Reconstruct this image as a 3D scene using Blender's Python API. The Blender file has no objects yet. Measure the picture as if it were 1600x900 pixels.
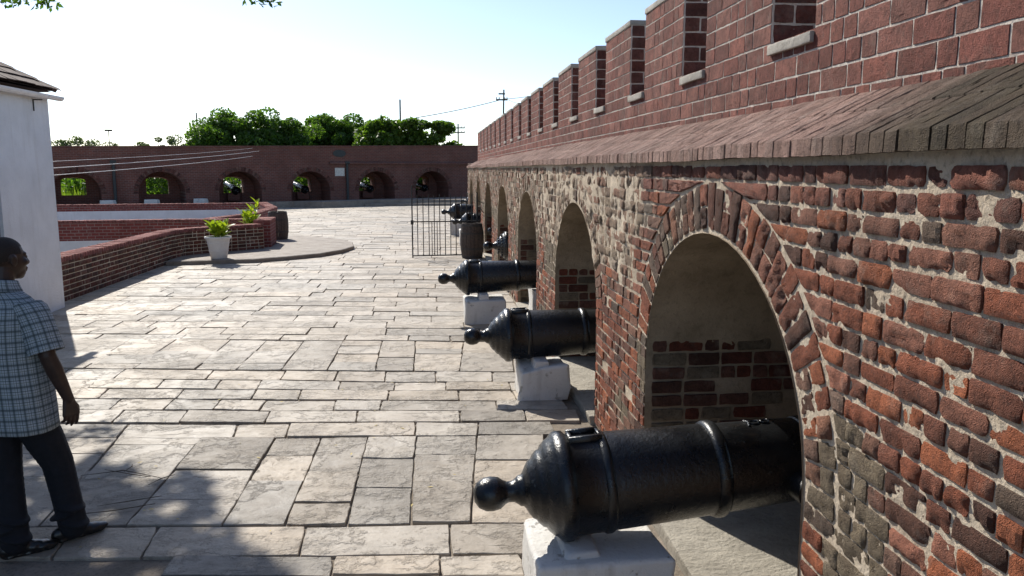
import bpy, bmesh, math, random
from mathutils import Vector, Matrix, noise

C = bpy.context.scene
COL = C.collection
R = math.radians
PI = math.pi
EYE = 2.1

# ------------------------------------------------------------------ camera, sky, sun, exposure
cam_d = bpy.data.cameras.new('camera')
cam_d.sensor_width = 36.0
cam_d.lens = 28.0
cam_d.clip_start = 0.05
cam_d.clip_end = 4000
cam = bpy.data.objects.new('camera', cam_d)
COL.objects.link(cam)
cam.location = (0, 0, EYE)
cam.rotation_euler = (R(90 - 8.5), 0, R(-5.9))
C.camera = cam

SUN_ELEV, SUN_ROT = R(40), R(-25)
SUN = Vector((math.sin(SUN_ROT) * math.cos(SUN_ELEV), math.cos(SUN_ROT) * math.cos(SUN_ELEV), math.sin(SUN_ELEV)))
world = bpy.data.worlds.new('World')
C.world = world
world.use_nodes = True
wn, wl = world.node_tree.nodes, world.node_tree.links
sky = wn.new('ShaderNodeTexSky')
sky.sky_type = 'NISHITA'
sky.sun_disc = False
sky.sun_elevation = SUN_ELEV
sky.sun_rotation = SUN_ROT
sky.air_density = 0.7
sky.dust_density = 0.5
sky.ozone_density = 1.0
wl.new(sky.outputs[0], wn['Background'].inputs[0])
wn['Background'].inputs[1].default_value = 0.135

sun_d = bpy.data.lights.new('sun', 'SUN')
sun_d.energy = 4.7
sun_d.angle = R(0.5)
sun_d.color = (1.0, 0.95, 0.86)
sun_o = bpy.data.objects.new('sun', sun_d)
COL.objects.link(sun_o)
sun_o.rotation_euler = SUN.to_track_quat('Z', 'Y').to_euler()
sun_o.location = SUN * 60

C.view_settings.view_transform = 'Standard'
C.view_settings.look = 'None'
C.view_settings.exposure = 0.4
C.view_settings.use_curve_mapping = False
C.view_settings.gamma = 1.0

rng = random.Random(7)
fn = lambda x, y=0, z=0: noise.noise(Vector((x, y, z)))
def fbm(x, y, z=0): return noise.fractal(Vector((x, y, z)), 1.0, 2.0, 4)

# ------------------------------------------------------------------ material helpers
class NT:
    def __init__(s, name):
        s.m = bpy.data.materials.new(name)
        s.m.use_nodes = True
        s.t = s.m.node_tree
        s.t.nodes.clear()
        s.out = s.t.nodes.new('ShaderNodeOutputMaterial')
    def n(s, typ, ins=None, **props):
        nd = s.t.nodes.new(typ)
        for k, v in props.items(): setattr(nd, k, v)
        for k, v in (ins or {}).items(): s.put(nd.inputs[k], v)
        return nd
    def put(s, sock, v):
        if hasattr(v, 'is_output'): s.t.links.new(v, sock)
        elif isinstance(v, (tuple, list)) and len(v) == 3 and sock.type == 'RGBA': sock.default_value = (*v, 1)
        else: sock.default_value = v
    def mix(s, f, a, b, blend='MIX'):
        nd = s.n('ShaderNodeMix', data_type='RGBA', blend_type=blend)
        s.put(nd.inputs[0], f); s.put(nd.inputs[6], a); s.put(nd.inputs[7], b)
        return nd.outputs[2]
    def math(s, op, a, b=0.0, clamp=False):
        nd = s.n('ShaderNodeMath', operation=op, use_clamp=clamp)
        s.put(nd.inputs[0], a); s.put(nd.inputs[1], b)
        return nd.outputs[0]
    def pos(s, scale=(1, 1, 1)):
        g = s.n('ShaderNodeNewGeometry').outputs['Position']
        if scale == (1, 1, 1): return g
        return s.n('ShaderNodeVectorMath', {0: g, 1: scale}, operation='MULTIPLY').outputs[0]
    def noise(s, vec, scale, detail=4, rough=0.55):
        return s.n('ShaderNodeTexNoise', {'Vector': vec, 'Scale': scale, 'Detail': detail, 'Roughness': rough}).outputs[0]
    def ramp(s, v, lo, hi, a=0.0, b=1.0):
        return s.n('ShaderNodeMapRange', {0: v, 1: lo, 2: hi, 3: a, 4: b}, clamp=True).outputs[0]
    def bump(s, h, strength=0.5, dist=0.01, normal=None):
        nd = s.n('ShaderNodeBump', {'Height': h, 'Strength': strength, 'Distance': dist})
        if normal: s.put(nd.inputs['Normal'], normal)
        return nd.outputs[0]
    def attr(s, name): return s.n('ShaderNodeAttribute', attribute_name=name)
    def bsdf(s, col, rough=0.8, normal=None, metallic=0.0, spec=0.5, **kw):
        b = s.n('ShaderNodeBsdfPrincipled')
        s.put(b.inputs['Base Color'], col); s.put(b.inputs['Roughness'], rough)
        s.put(b.inputs['Metallic'], metallic); s.put(b.inputs['Specular IOR Level'], spec)
        if normal: s.put(b.inputs['Normal'], normal)
        for k, v in kw.items(): s.put(b.inputs[k], v)
        s.t.links.new(b.outputs[0], s.out.inputs[0])
        return s.m

def mat_brick(name, eff=0.55, bump=0.7, rough=0.85, grime=0.0):
    t = NT(name)
    p = t.pos()
    a = t.attr('tone')
    big = t.noise(p, 11, 5, 0.6)
    fine = t.noise(p, 55, 6, 0.7)
    wear = t.noise(p, 6.5, 6, 0.65)
    pits = t.n('ShaderNodeTexVoronoi', {'Vector': p, 'Scale': 70.0}).outputs[0]
    c = t.mix(t.ramp(big, 0.3, 0.7), t.mix(1.0, a.outputs[0], (0.62, 0.58, 0.56), 'MULTIPLY'), t.mix(1.0, a.outputs[0], (1.2, 1.2, 1.2), 'MULTIPLY'))
    c = t.mix(t.ramp(fine, 0.32, 0.5, 0.55, 0.0), c, (0.05, 0.03, 0.025))
    c = t.mix(t.math('MULTIPLY', t.ramp(wear, 0.56, 0.72), eff), c, (0.46, 0.40, 0.33))
    chip = t.n('ShaderNodeTexVoronoi', {'Vector': t.n('ShaderNodeVectorMath', {0: p, 1: t.n('ShaderNodeTexNoise', {'Vector': p, 'Scale': 18.0, 'Detail': 4.0}).outputs[1]}, operation='ADD').outputs[0], 'Scale': 34.0}).outputs[0]
    if grime:                          # dark weather stains running down the face
        g = t.noise(t.pos((1, 1, 0.3)), 2.2, 6, 0.65)
        c = t.mix(t.ramp(g, 0.48, 0.68, 0, grime), c, (0.10, 0.05, 0.042))
    h = t.math('ADD', t.math('MULTIPLY', fine, 0.8), t.math('MULTIPLY', t.noise(p, 24, 8, 0.8), 0.9))
    h = t.math('ADD', h, t.math('MULTIPLY', chip, 0.5))
    h = t.math('ADD', h, t.math('MULTIPLY', t.ramp(pits, 0.0, 0.35), 0.25))
    return t.bsdf(c, rough, t.bump(h, bump, 0.05), spec=0.3)

def mat_mortar(name, a=(0.66, 0.56, 0.43), b=(0.52, 0.42, 0.31), dark=(0.20, 0.16, 0.12)):
    t = NT(name)
    p = t.pos()
    n1, n2 = t.noise(p, 3.2, 5), t.noise(p, 40, 6, 0.7)
    c = t.mix(t.ramp(n1, 0.35, 0.65), a, b)
    c = t.mix(t.ramp(n2, 0.5, 0.68, 0, 0.6), c, dark)
    return t.bsdf(c, 0.92, t.bump(t.math('ADD', n2, t.noise(p, 14, 4)), 0.7, 0.02), spec=0.2)

def mat_stone(name, lo, hi, scale=1.0, rough=0.6, bump=0.5, use_tone=False, spec=0.4):
    t = NT(name)
    p = t.pos()
    n1, n2, n3 = t.noise(p, 3.0 * scale, 6, 0.62), t.noise(p, 30 * scale, 7, 0.7), t.noise(t.pos((1, 1.5, 1)), 6 * scale, 7, 0.7)
    c = t.mix(t.ramp(n1, 0.32, 0.68), lo, hi)
    if use_tone: c = t.mix(1.0, c, t.attr('tone').outputs[0], 'MULTIPLY')
    c = t.mix(t.ramp(n3, 0.54, 0.70, 0, 0.42), c, tuple(x * 0.55 for x in lo))
    c = t.mix(t.ramp(n2, 0.52, 0.7, 0, 0.35), c, tuple(x * 0.4 for x in lo))
    h = t.math('ADD', t.math('MULTIPLY', n3, 1.2), t.math('MULTIPLY', n2, 0.7))
    if use_tone:                       # flaked layers on some of the slabs only
        lay_ = t.n('ShaderNodeMapRange', {0: t.noise(p, 2.6, 8, 0.72), 1: 0.50, 2: 0.56}, clamp=True, interpolation_type='SMOOTHSTEP').outputs[0]
        smooth_ = t.ramp(t.noise(p, 1.3, 3, 0.5), 0.42, 0.62, 0.25, 1.1)
        h = t.math('ADD', t.math('MULTIPLY', h, smooth_), t.math('MULTIPLY', lay_, 0.35))
        c = t.mix(t.math('MULTIPLY', lay_, 0.16), c, (0.52, 0.47, 0.40))
        c = t.mix(t.ramp(t.noise(p, 1.1, 7, 0.7), 0.55, 0.66, 0, 0.28), c, (0.17, 0.145, 0.115))
    return t.bsdf(c, t.ramp(n3, 0.3, 0.7, rough - 0.08, rough + 0.15), t.bump(h, bump, 0.03), spec=spec)

def mat_plain(name, col, rough=0.6, metallic=0.0, nscale=20, var=0.25, bump=0.2, spec=0.5):
    t = NT(name)
    n1 = t.noise(t.pos(), nscale, 5, 0.6)
    c = t.mix(t.ramp(n1, 0.3, 0.7), tuple(x * (1 - var) for x in col), tuple(min(1, x * (1 + var)) for x in col))
    return t.bsdf(c, rough, t.bump(n1, bump, 0.01), metallic, spec)

def mat_leaf(name, a, b, trans=0.35, rough=0.45):
    t = NT(name)
    n1 = t.noise(t.pos(), 0.9, 4, 0.6)
    isl = t.n('ShaderNodeNewGeometry').outputs['Random Per Island']
    c = t.mix(isl, a, b)
    c = t.mix(t.ramp(n1, 0.35, 0.65, 0, 0.5), c, tuple(x * 0.55 for x in a))
    b1 = t.n('ShaderNodeBsdfPrincipled', {'Base Color': c, 'Roughness': rough})
    b2 = t.n('ShaderNodeBsdfTranslucent', {'Color': t.mix(1.0, c, (1.5, 1.7, 0.6), 'MULTIPLY')})
    mx = t.n('ShaderNodeMixShader', {0: trans, 1: b1.outputs[0], 2: b2.outputs[0]})
    t.t.links.new(mx.outputs[0], t.out.inputs[0])
    return t.m

def mat_iron(name):
    t = NT(name)
    p = t.pos()
    n1, n2, n3 = t.noise(p, 5, 5, 0.6), t.noise(p, 30, 6, 0.6), t.noise(p, 110, 3, 0.6)
    c = t.mix(t.ramp(n1, 0.4, 0.7), (0.0035, 0.004, 0.005), (0.010, 0.011, 0.012))
    c = t.mix(t.ramp(n2, 0.62, 0.74, 0, 0.5), c, (0.05, 0.06, 0.06))
    r1 = t.noise(t.pos((0.5, 1, 1)), 7, 7, 0.7)
    c = t.mix(t.ramp(r1, 0.58, 0.72, 0, 0.7), c, (0.030, 0.022, 0.017))
    c = t.mix(t.ramp(t.noise(p, 26, 6, 0.75), 0.66, 0.70, 0, 0.8), c, (0.10, 0.105, 0.10))
    h = t.math('ADD', t.math('MULTIPLY', n2, 1.0), t.math('MULTIPLY', n3, 0.5))
    return t.bsdf(c, t.ramp(n1, 0.3, 0.7, 0.2, 0.36), t.bump(h, 0.34, 0.012), spec=0.55)

def mat_white(name, col=(0.78, 0.77, 0.74), streak=0.5, stain=(0.35, 0.32, 0.28), base_dirt=False):
    t = NT(name)
    n1 = t.noise(t.pos((1, 1, 0.12)), 7, 5, 0.6)
    n2, n3 = t.noise(t.pos(), 2.2, 5, 0.6), t.noise(t.pos(), 38, 5, 0.65)
    c = t.mix(t.ramp(n2, 0.35, 0.7), col, tuple(x * 0.86 for x in col))
    c = t.mix(t.math('MULTIPLY', t.ramp(n1, 0.55, 0.75), streak), c, stain)
    c = t.mix(t.ramp(n3, 0.62, 0.72, 0, 0.5), c, stain)
    if base_dirt:                      # flaked patches where the wash has come away
        fl = t.ramp(t.noise(t.pos(), 9, 8, 0.7), 0.60, 0.64)
        c = t.mix(t.math('MULTIPLY', fl, 0.75), c, (0.36, 0.32, 0.27))
        return t.bsdf(c, 0.75, t.bump(t.math('SUBTRACT', t.math('ADD', n3, n2), fl), 0.6, 0.012), spec=0.3)
    return t.bsdf(c, 0.7, t.bump(t.math('ADD', n3, t.math('MULTIPLY', n2, 2.5)), 0.45, 0.02), spec=0.3)

def mat_brickwork(name, a, b, mortar, space='world_x', rough=0.9):
    # laid bricks too far away to be built one by one; Object coordinates along the wall
    t = NT(name)
    tc = t.n('ShaderNodeTexCoord').outputs['Object']
    sp = t.n('ShaderNodeSeparateXYZ', {0: tc})
    u = sp.outputs[0] if space == 'x' else t.math('ADD', sp.outputs[0], sp.outputs[1])
    v = t.n('ShaderNodeCombineXYZ', {0: u, 1: sp.outputs[2], 2: 0.0}).outputs[0]
    bt = t.n('ShaderNodeTexBrick', {'Vector': v, 'Color1': a, 'Color2': b, 'Mortar': mortar, 'Scale': 1.0, 'Mortar Size': 0.008, 'Bias': 0.0, 'Brick Width': 0.22, 'Row Height': 0.082})
    n1, n2 = t.noise(tc, 0.9, 6, 0.65), t.noise(tc, 6, 6, 0.7)
    c = t.mix(t.ramp(n1, 0.35, 0.68, 0, 0.6), bt.outputs[0], tuple(x * 0.45 for x in a))
    c = t.mix(t.ramp(n2, 0.58, 0.72, 0, 0.5), c, mortar)
    h = t.math('ADD', t.math('MULTIPLY', bt.outputs['Fac'], -1.0), n2)
    return t.bsdf(c, rough, t.bump(h, 0.5, 0.015), spec=0.25)

M = {}
M['brick'] = mat_brick('old_brick', 0.36, 0.9)
M['wash'] = mat_brick('red_washed_brick', 0.3, 0.95, 0.85, 0.3)
M['ledge'] = mat_brick('ledge_brick', 0.3, 0.9, 0.85, 0.12)
M['mortar'] = mat_mortar('lime_mortar')
M['joint'] = mat_mortar('pale_pointing', (0.66, 0.60, 0.52), (0.56, 0.48, 0.41), (0.36, 0.24, 0.19))
M['ledge_joint'] = mat_mortar('ledge_joint', (0.09, 0.075, 0.055), (0.15, 0.11, 0.085), (0.05, 0.04, 0.03))
M['plaster'] = mat_stone('arch_plaster', (0.19, 0.145, 0.10), (0.32, 0.255, 0.185), 1.0, 0.85, 0.4, spec=0.2)
M['dress'] = mat_stone('dressed_stone', (0.33, 0.30, 0.25), (0.46, 0.42, 0.36), 1.6, 0.75, 0.5)
M['paving'] = mat_stone('flagstone', (0.325, 0.278, 0.222), (0.435, 0.378, 0.308), 1.0, 0.56, 0.75, True)
M['bed'] = mat_mortar('paving_bed', (0.30, 0.25, 0.20), (0.19, 0.16, 0.125), (0.08, 0.065, 0.05))
M['concrete'] = mat_stone('worn_concrete', (0.19, 0.155, 0.125), (0.30, 0.255, 0.21), 0.8, 0.7, 0.5)
M['threshold'] = mat_stone('threshold_slab', (0.30, 0.27, 0.22), (0.44, 0.40, 0.33), 1.2, 0.7, 0.9)
M['iron'] = mat_iron('black_gun_paint')
M['white'] = mat_white('whitewash', (0.76, 0.765, 0.78), 0.3, (0.45, 0.42, 0.38))
M['plinth'] = mat_white('chipped_whitewash', (0.70, 0.68, 0.64), 0.6, (0.34, 0.30, 0.26), True)
M['gutter'] = mat_plain('white_gutter', (0.72, 0.72, 0.74), 0.4, 0, 8, 0.08, 0.05)
M['tile'] = mat_plain('roof_shingle', (0.082, 0.050, 0.042), 0.9, 0, 14, 0.45, 0.5)
M['shutter'] = mat_plain('grey_shutter', (0.22, 0.22, 0.21), 0.7)
M['bar'] = mat_plain('wrought_iron', (0.022, 0.02, 0.02), 0.6, 0.0, 30, 0.3)
M['stave'] = mat_plain('barrel_wood', (0.075, 0.052, 0.04), 0.75, 0, 25, 0.45, 0.5)
M['hoop'] = mat_plain('barrel_hoop', (0.055, 0.048, 0.045), 0.55, 0.4, 20, 0.3)
M['pot'] = mat_white('white_planter', (0.70, 0.68, 0.66), 0.25)
M['soil'] = mat_plain('soil', (0.05, 0.035, 0.025), 0.95)
M['croton'] = mat_leaf('croton_leaf', (0.16, 0.24, 0.02), (0.36, 0.40, 0.04), 0.4, 0.35)
M['leaf_dark'] = mat_leaf('tree_leaf_dark', (0.06, 0.125, 0.022), (0.15, 0.235, 0.04), 0.5)
M['leaf_mid'] = mat_leaf('tree_leaf_mid', (0.065, 0.13, 0.022), (0.17, 0.24, 0.04), 0.5)
M['leaf_pale'] = mat_leaf('tree_leaf_pale', (0.09, 0.12, 0.06), (0.15, 0.18, 0.09), 0.3)
M['bark'] = mat_plain('bark', (0.09, 0.07, 0.05), 0.9, 0, 12, 0.35, 0.6)
M['grass'] = mat_leaf('tall_grass', (0.13, 0.20, 0.03), (0.26, 0.34, 0.06), 0.45)
M['turf'] = mat_plain('rough_turf', (0.08, 0.115, 0.03), 0.95, 0, 2.5, 0.4, 0.6)
M['pole'] = mat_plain('pole_timber', (0.10, 0.08, 0.065), 0.9, 0, 12, 0.3, 0.4)
M['cable'] = mat_plain('sun_glint_cable', (0.62, 0.60, 0.58), 0.45, 0, 5, 0.1, 0.0)  # light grey stands in for the sun glint along these cables
M['wire'] = mat_plain('dark_wire', (0.05, 0.05, 0.055), 0.6, 0, 5, 0.1, 0.0)
M['rampart'] = mat_brickwork('far_brickwork', (0.20, 0.075, 0.056), (0.135, 0.06, 0.05), (0.215, 0.16, 0.135), 'x')
M['lowwall'] = mat_brickwork('low_brickwork', (0.27, 0.065, 0.055), (0.18, 0.05, 0.045), (0.33, 0.26, 0.23), 'xy')
M['redcap'] = mat_brick('red_coping', 0.2, 0.6)
M['plaque'] = mat_plain('white_plaque', (0.55, 0.53, 0.48), 0.6)
M['dark'] = mat_plain('dark_metal', (0.03, 0.035, 0.035), 0.6)

# ------------------------------------------------------------------ mesh helpers
class MB:
    def __init__(s): s.v = []; s.f = []; s.t = []; s.hs = False; s.sm = []
    def add(s, vs, fs, tone=None, soft=False):
        o = len(s.v); s.sm += [soft] * len(fs)
        s.v += [tuple(x) for x in vs]
        s.f += [tuple(i + o for i in f) for f in fs]
        s.t += [tone or (0.5, 0.5, 0.5)] * len(fs)
        if tone: s.hs = True
    def box(s, x0, x1, y0, y1, z0, z1, tone=None, jit=0.0):
        j = lambda: rng.uniform(-jit, jit)
        vs = [(x + j(), y + j(), z + j()) for z in (z0, z1) for y in (y0, y1) for x in (x0, x1)]
        s.add(vs, [(0, 2, 3, 1), (4, 5, 7, 6), (0, 1, 5, 4), (2, 6, 7, 3), (0, 4, 6, 2), (1, 3, 7, 5)], tone)
    def rings(s, rs, tone=None, cap=True, closed=True):
        n = len(rs[0]); vs = [p for r in rs for p in r]; fs = []
        for i in range(len(rs) - 1):
            for k in range(n if closed else n - 1):
                a, b = i * n + k, i * n + (k + 1) % n
                fs.append((a, b, b + n, a + n))
        if cap:
            fs.append(tuple(reversed(range(n)))); fs.append(tuple(range((len(rs) - 1) * n, len(rs) * n)))
        s.add(vs, fs, tone)
    def tube(s, pts, rad, n=8, tone=None):
        pts = [Vector(p) for p in pts]
        rad = rad if isinstance(rad, (list, tuple)) else [rad] * len(pts)
        rs = []; up = None
        for i, p in enumerate(pts):
            d = (pts[min(i + 1, len(pts) - 1)] - pts[max(i - 1, 0)]).normalized()
            if up is None: up = d.orthogonal().normalized()
            up = (up - d * up.dot(d)).normalized(); sd = d.cross(up)
            rs.append([p + (up * math.cos(2 * PI * k / n) + sd * math.sin(2 * PI * k / n)) * rad[i] for k in range(n)])
        s.rings(rs, tone)
    def lathe(s, prof, n=32, tone=None, axis='z', o=(0, 0, 0)):
        rs = []
        for h, r in prof:
            ring = []
            for k in range(n):
                a = 2 * PI * k / n; c, sn = math.cos(a) * r, math.sin(a) * r
                ring.append((o[0] + c, o[1] + sn, o[2] + h) if axis == 'z' else (o[0] + h, o[1] + c, o[2] + sn))
            rs.append(ring)
        s.rings(rs, tone)
    def build(s, name, mat, parent=None, smooth=False, loc=None):
        me = bpy.data.meshes.new(name)
        if loc is not None: vs = [(x - loc[0], y - loc[1], z - loc[2]) for x, y, z in s.v]
        else: vs = s.v
        me.from_pydata(vs, [], s.f)
        if any(s.sm): me.polygons.foreach_set('use_smooth', s.sm)
        if smooth: me.polygons.foreach_set('use_smooth', [True] * len(me.polygons))
        if s.hs:
            at = me.attributes.new('tone', 'FLOAT_COLOR', 'FACE')
            at.data.foreach_set('color', [c for t in s.t for c in (t[0], t[1], t[2], 1.0)])
        me.materials.append(M[mat] if isinstance(mat, str) else mat)
        me.update()
        o = bpy.data.objects.new(name, me); COL.objects.link(o)
        if loc is not None: o.location = loc
        if parent:
            o.parent = parent
            o.location = Vector(o.location) - Vector(parent.get('base', (0, 0, 0)))
        return o

def sharp(o, ang=40):
    # smooth with sharp creases
    me = o.data
    bm = bmesh.new(); bm.from_mesh(me)
    for e in bm.edges:
        if len(e.link_faces) == 2 and e.calc_face_angle(0) > R(ang): e.smooth = False
    for f in bm.faces: f.smooth = True
    bm.to_mesh(me); bm.free()
    return o

def bevel(o, w, seg=2, jit=0.0, sub=0):
    bm = bmesh.new(); bm.from_mesh(o.data)
    if w > 0: bmesh.ops.bevel(bm, geom=bm.edges[:], offset=w, segments=seg, profile=0.6, affect='EDGES')
    if sub: bmesh.ops.subdivide_edges(bm, edges=bm.edges[:], cuts=sub, use_grid_fill=True)
    if jit:
        for v in bm.verts:
            q = v.co * 7
            v.co += Vector((fn(q.x, q.y, q.z), fn(q.y + 9, q.z, q.x), fn(q.z, q.x + 5, q.y))) * jit
    bm.to_mesh(o.data); bm.free()
    return sharp(o, 50)

def tag(o, label=None, cat=None, group=None, kind=None):
    for k, v in (('label', label), ('category', cat), ('group', group), ('kind', kind)):
        if v: o[k] = v
    return o

def thing(name, label, cat, loc=(0, 0, 0), rz=0.0, group=None):
    o = bpy.data.objects.new(name, None); COL.objects.link(o)
    o.empty_display_size = 0.2
    o.location = loc; o.rotation_euler = (0, 0, rz)
    return tag(o, label, cat, group)

def copy_tree(o, parent=None):
    c = o.copy(); COL.objects.link(c)
    if parent: c.parent = parent
    for ch in list(o.children): copy_tree(ch, c)
    return c

# where a point lands in the picture; only used to rank which bricks and stones show largest
RX = Vector((math.cos(R(5.9)), -math.sin(R(5.9)), 0))
FW = Vector((math.sin(R(5.9)) * math.cos(R(8.5)), math.cos(R(5.9)) * math.cos(R(8.5)), -math.sin(R(8.5))))
UP = RX.cross(FW)
def shows(c, nrm, area):
    v = Vector(c) - Vector((0, 0, EYE)); d = v.dot(FW)
    if d < 0.3: return 0
    if abs(v.dot(RX) / d) > 0.68 or abs(v.dot(UP) / d) > 0.39: return 0
    return area * max(0, -v.normalized().dot(nrm)) / v.length_squared

def piece(P, Mf, h, back, detail, rg, bev=0.005, rough=0.003, jit=0.003):
    """One brick or stone: outline P (four corners, counter-clockwise in the face), Mf maps (u, v, height) to the place."""
    pts = []
    if detail == 0:
        pts = [list(p) for p in P]
    else:
        for i in range(4):
            a, b = P[i], P[(i + 1) % 4]
            L = math.hypot(b[0] - a[0], b[1] - a[1])
            n = max(2, min(5, round(L / 0.05))) if detail == 2 else 2
            for k in range(n):
                t = k / n
                pts.append([a[0] + (b[0] - a[0]) * t + rg.uniform(-jit, jit), a[1] + (b[1] - a[1]) * t + rg.uniform(-jit, jit), k == 0])
    cx = sum(p[0] for p in pts) / len(pts); cy = sum(p[1] for p in pts) / len(pts)
    n = len(pts)
    def ring(inset, hh, r):
        out = []
        for p in pts:
            dx, dy = cx - p[0], cy - p[1]; L = math.hypot(dx, dy) or 1
            k = inset + (bev * 0.9 if len(p) > 2 and p[2] else 0)
            k = min(k, L * 0.8)
            out.append(Mf(p[0] + dx / L * k, p[1] + dy / L * k, hh + rg.uniform(-r, r)))
        return out
    vs = ring(0, -back, 0) + ring(0 if detail else 0.001, h - bev, 0 if not detail else rough * 0.4) + ring(bev, h, rough)
    fs = [(i + k * n, (i + 1) % n + k * n, (i + 1) % n + (k + 1) * n, i + (k + 1) * n) for k in range(2) for i in range(n)]
    if detail == 2:
        mid = [Mf(p[0] + (cx - p[0]) * 0.5, p[1] + (cy - p[1]) * 0.5, h + rg.uniform(-rough, rough * 1.5)) for p in pts]
        vs += mid
        fs += [(i + 2 * n, (i + 1) % n + 2 * n, (i + 1) % n + 3 * n, i + 3 * n) for i in range(n)]
        fs.append(tuple(range(3 * n, 4 * n)))
    else:
        fs.append(tuple(range(2 * n, 3 * n)))
    return vs, fs

def rugged(P, Mf, h, back, rg, amp=.0045):
    """A worn brick close to the camera: its face is a small grid, broken and rounded at the edges."""
    L = math.hypot(P[1][0] - P[0][0], P[1][1] - P[0][1]); H_ = math.hypot(P[3][0] - P[0][0], P[3][1] - P[0][1])
    nx, nz = max(3, min(16, round(L / .014))), max(3, min(12, round(H_ / .013)))
    sd, sd2 = rg.uniform(0, 99), rg.uniform(0, 99)
    worn = rg.uniform(.4, 1.5)
    vs = []
    for j in range(nz + 1):
        for i in range(nx + 1):
            a, b = i / nx, j / nz
            u = (P[0][0] * (1 - a) + P[1][0] * a) * (1 - b) + (P[3][0] * (1 - a) + P[2][0] * a) * b
            v = (P[0][1] * (1 - a) + P[1][1] * a) * (1 - b) + (P[3][1] * (1 - a) + P[2][1] * a) * b
            e = min(a * L, (1 - a) * L, b * H_, (1 - b) * H_)
            if e < 1e-5:
                k = .0030 * worn
                u += k * fn(u * 34, v * 34, sd); v += k * fn(u * 34, v * 34, sd + 7)
                c = (a < .5) * 2 - 1; d = (b < .5) * 2 - 1
                if i in (0, nx) and j in (0, nz): u += (P[0][0] + P[2][0] - 2 * u) / L * .0022 * worn; v += (P[0][1] + P[2][1] - 2 * v) / H_ * .0022 * worn
            f = min(1, e / .007); f = .5 + .5 * f * (2 - f)
            chip = max(0, fbm(u * 13, v * 13, sd2) - .10) * .035 * worn
            z = (h + .0025) * f + (amp * worn * fbm(u * 20, v * 20, sd) + .0018 * fn(u * 75, v * 75, sd)) * (.3 + .7 * f) - min(chip, .008) + (f - 1) * .002
            vs.append(Mf(u, v, z))
    W = nx + 1
    fs = [(j * W + i, j * W + i + 1, (j + 1) * W + i + 1, (j + 1) * W + i) for j in range(nz) for i in range(nx)]
    edge = [i for i in range(nx)] + [nx + j * W for j in range(nz)] + [nz * W + i for i in range(nx, 0, -1)] + [j * W for j in range(nz, 0, -1)]
    rim = len(vs); vs += [vs[k] for k in edge]
    o = len(vs)
    for k in edge:
        j, i = divmod(k, W); a, b = i / nx, j / nz
        u = (P[0][0] * (1 - a) + P[1][0] * a) * (1 - b) + (P[3][0] * (1 - a) + P[2][0] * a) * b
        v = (P[0][1] * (1 - a) + P[1][1] * a) * (1 - b) + (P[3][1] * (1 - a) + P[2][1] * a) * b
        vs.append(Mf(u, v, -back))
    n = len(edge)
    fs += [(rim + k, o + k, o + (k + 1) % n, rim + (k + 1) % n) for k in range(n)]
    return vs, fs

def lay(pieces, name, mat, parent, most, stuff_name, smooth=True, soft=48):
    """pieces: (score, verts, faces, tone). The ones that show largest become parts, the rest one joined part."""
    pieces.sort(key=lambda p: -p[0])
    rest = MB()
    for i, (sc, vs, fs, tone) in enumerate(pieces):
        if i < most and sc > 0:
            mb = MB(); mb.add(vs, fs, tone, len(fs) > soft)
            c = vs[len(vs) // 2]
            c = tuple(sum(v[k] for v in vs) / len(vs) for k in range(3))
            mb.build(name, mat, parent, smooth, c)
        else: rest.add(vs, fs, tone, len(fs) > soft)
    if rest.v:
        o = rest.build(stuff_name, mat, parent, smooth)
        if parent and parent.get('base'): pass
        o['kind'] = 'stuff'
# ------------------------------------------------------------------ ground
def ground_rise(y):
    t = min(1, max(0, (y - 27) / 15)); return 0.19 * t * t * (3 - 2 * t)
g = MB()
n = 60
xs = [-900, -300, -120, -60] + [-40 + i * 4 for i in range(21)] + [60, 120, 300, 900]
ys = [-600, -200, -60] + [-30 + i * 5 for i in range(33)] + [200, 300, 600, 1500]
vs = [(x, y, -1.0 + (min(1, max(0, (y - 52 + 0.45 * x * 0) / 25)) * 0.5 if abs(x) < 130 else 0.5) + 0.05 * fn(x * .3, y * .3)) for y in ys for x in xs]
W = len(xs)
g.add(vs, [(j * W + i, j * W + i + 1, (j + 1) * W + i + 1, (j + 1) * W + i) for j in range(len(ys) - 1) for i in range(W - 1)])
tag(g.build('ground', 'turf', None, True), 'rough green turf beyond the fort walls', None, None, 'structure')

# the court: bed slabs (with the sunken ramps left open), flagstones on top
court = thing('pavement', 'pale flagstone courtyard paving in uneven rows', None); court['kind'] = 'structure'
bed = MB()
def slab(mb, poly, z0, z1, step=None):
    n = len(poly)
    vs = [(x, y, z0) for x, y in poly] + [(x, y, z1 + ground_rise(y)) for x, y in poly]
    mb.add(vs, [tuple(range(n, 2 * n))] + [(i, (i + 1) % n, n + (i + 1) % n, n + i) for i in range(n)])
slab(bed, [(-14, -8), (1.6, -8), (1.6, 13), (-14, 13)], -0.98, -0.022)
slab(bed, [(-6.2, 13), (1.6, 13), (1.6, 21.2), (-4.0, 21.2), (-6.2, 19.0)], -0.98, -0.022)
slab(bed, [(-4.8, 21.2), (1.6, 21.2), (1.6, 28.05), (-5.6, 28.05), (-5.6, 23), (-4.8, 22.4)], -0.98, -0.022)
yy = [28.05, 31, 34, 37, 40, 43, 46, 49]
for a, b in zip(yy, yy[1:]):
    slab(bed, [(-30 if a > 33.5 else -6.9, a), (12, a), (12, b), (-30 if a > 33.5 else -6.9, b)], -0.98, -0.022)
bed.build('paving_bed', 'bed', court)

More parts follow.
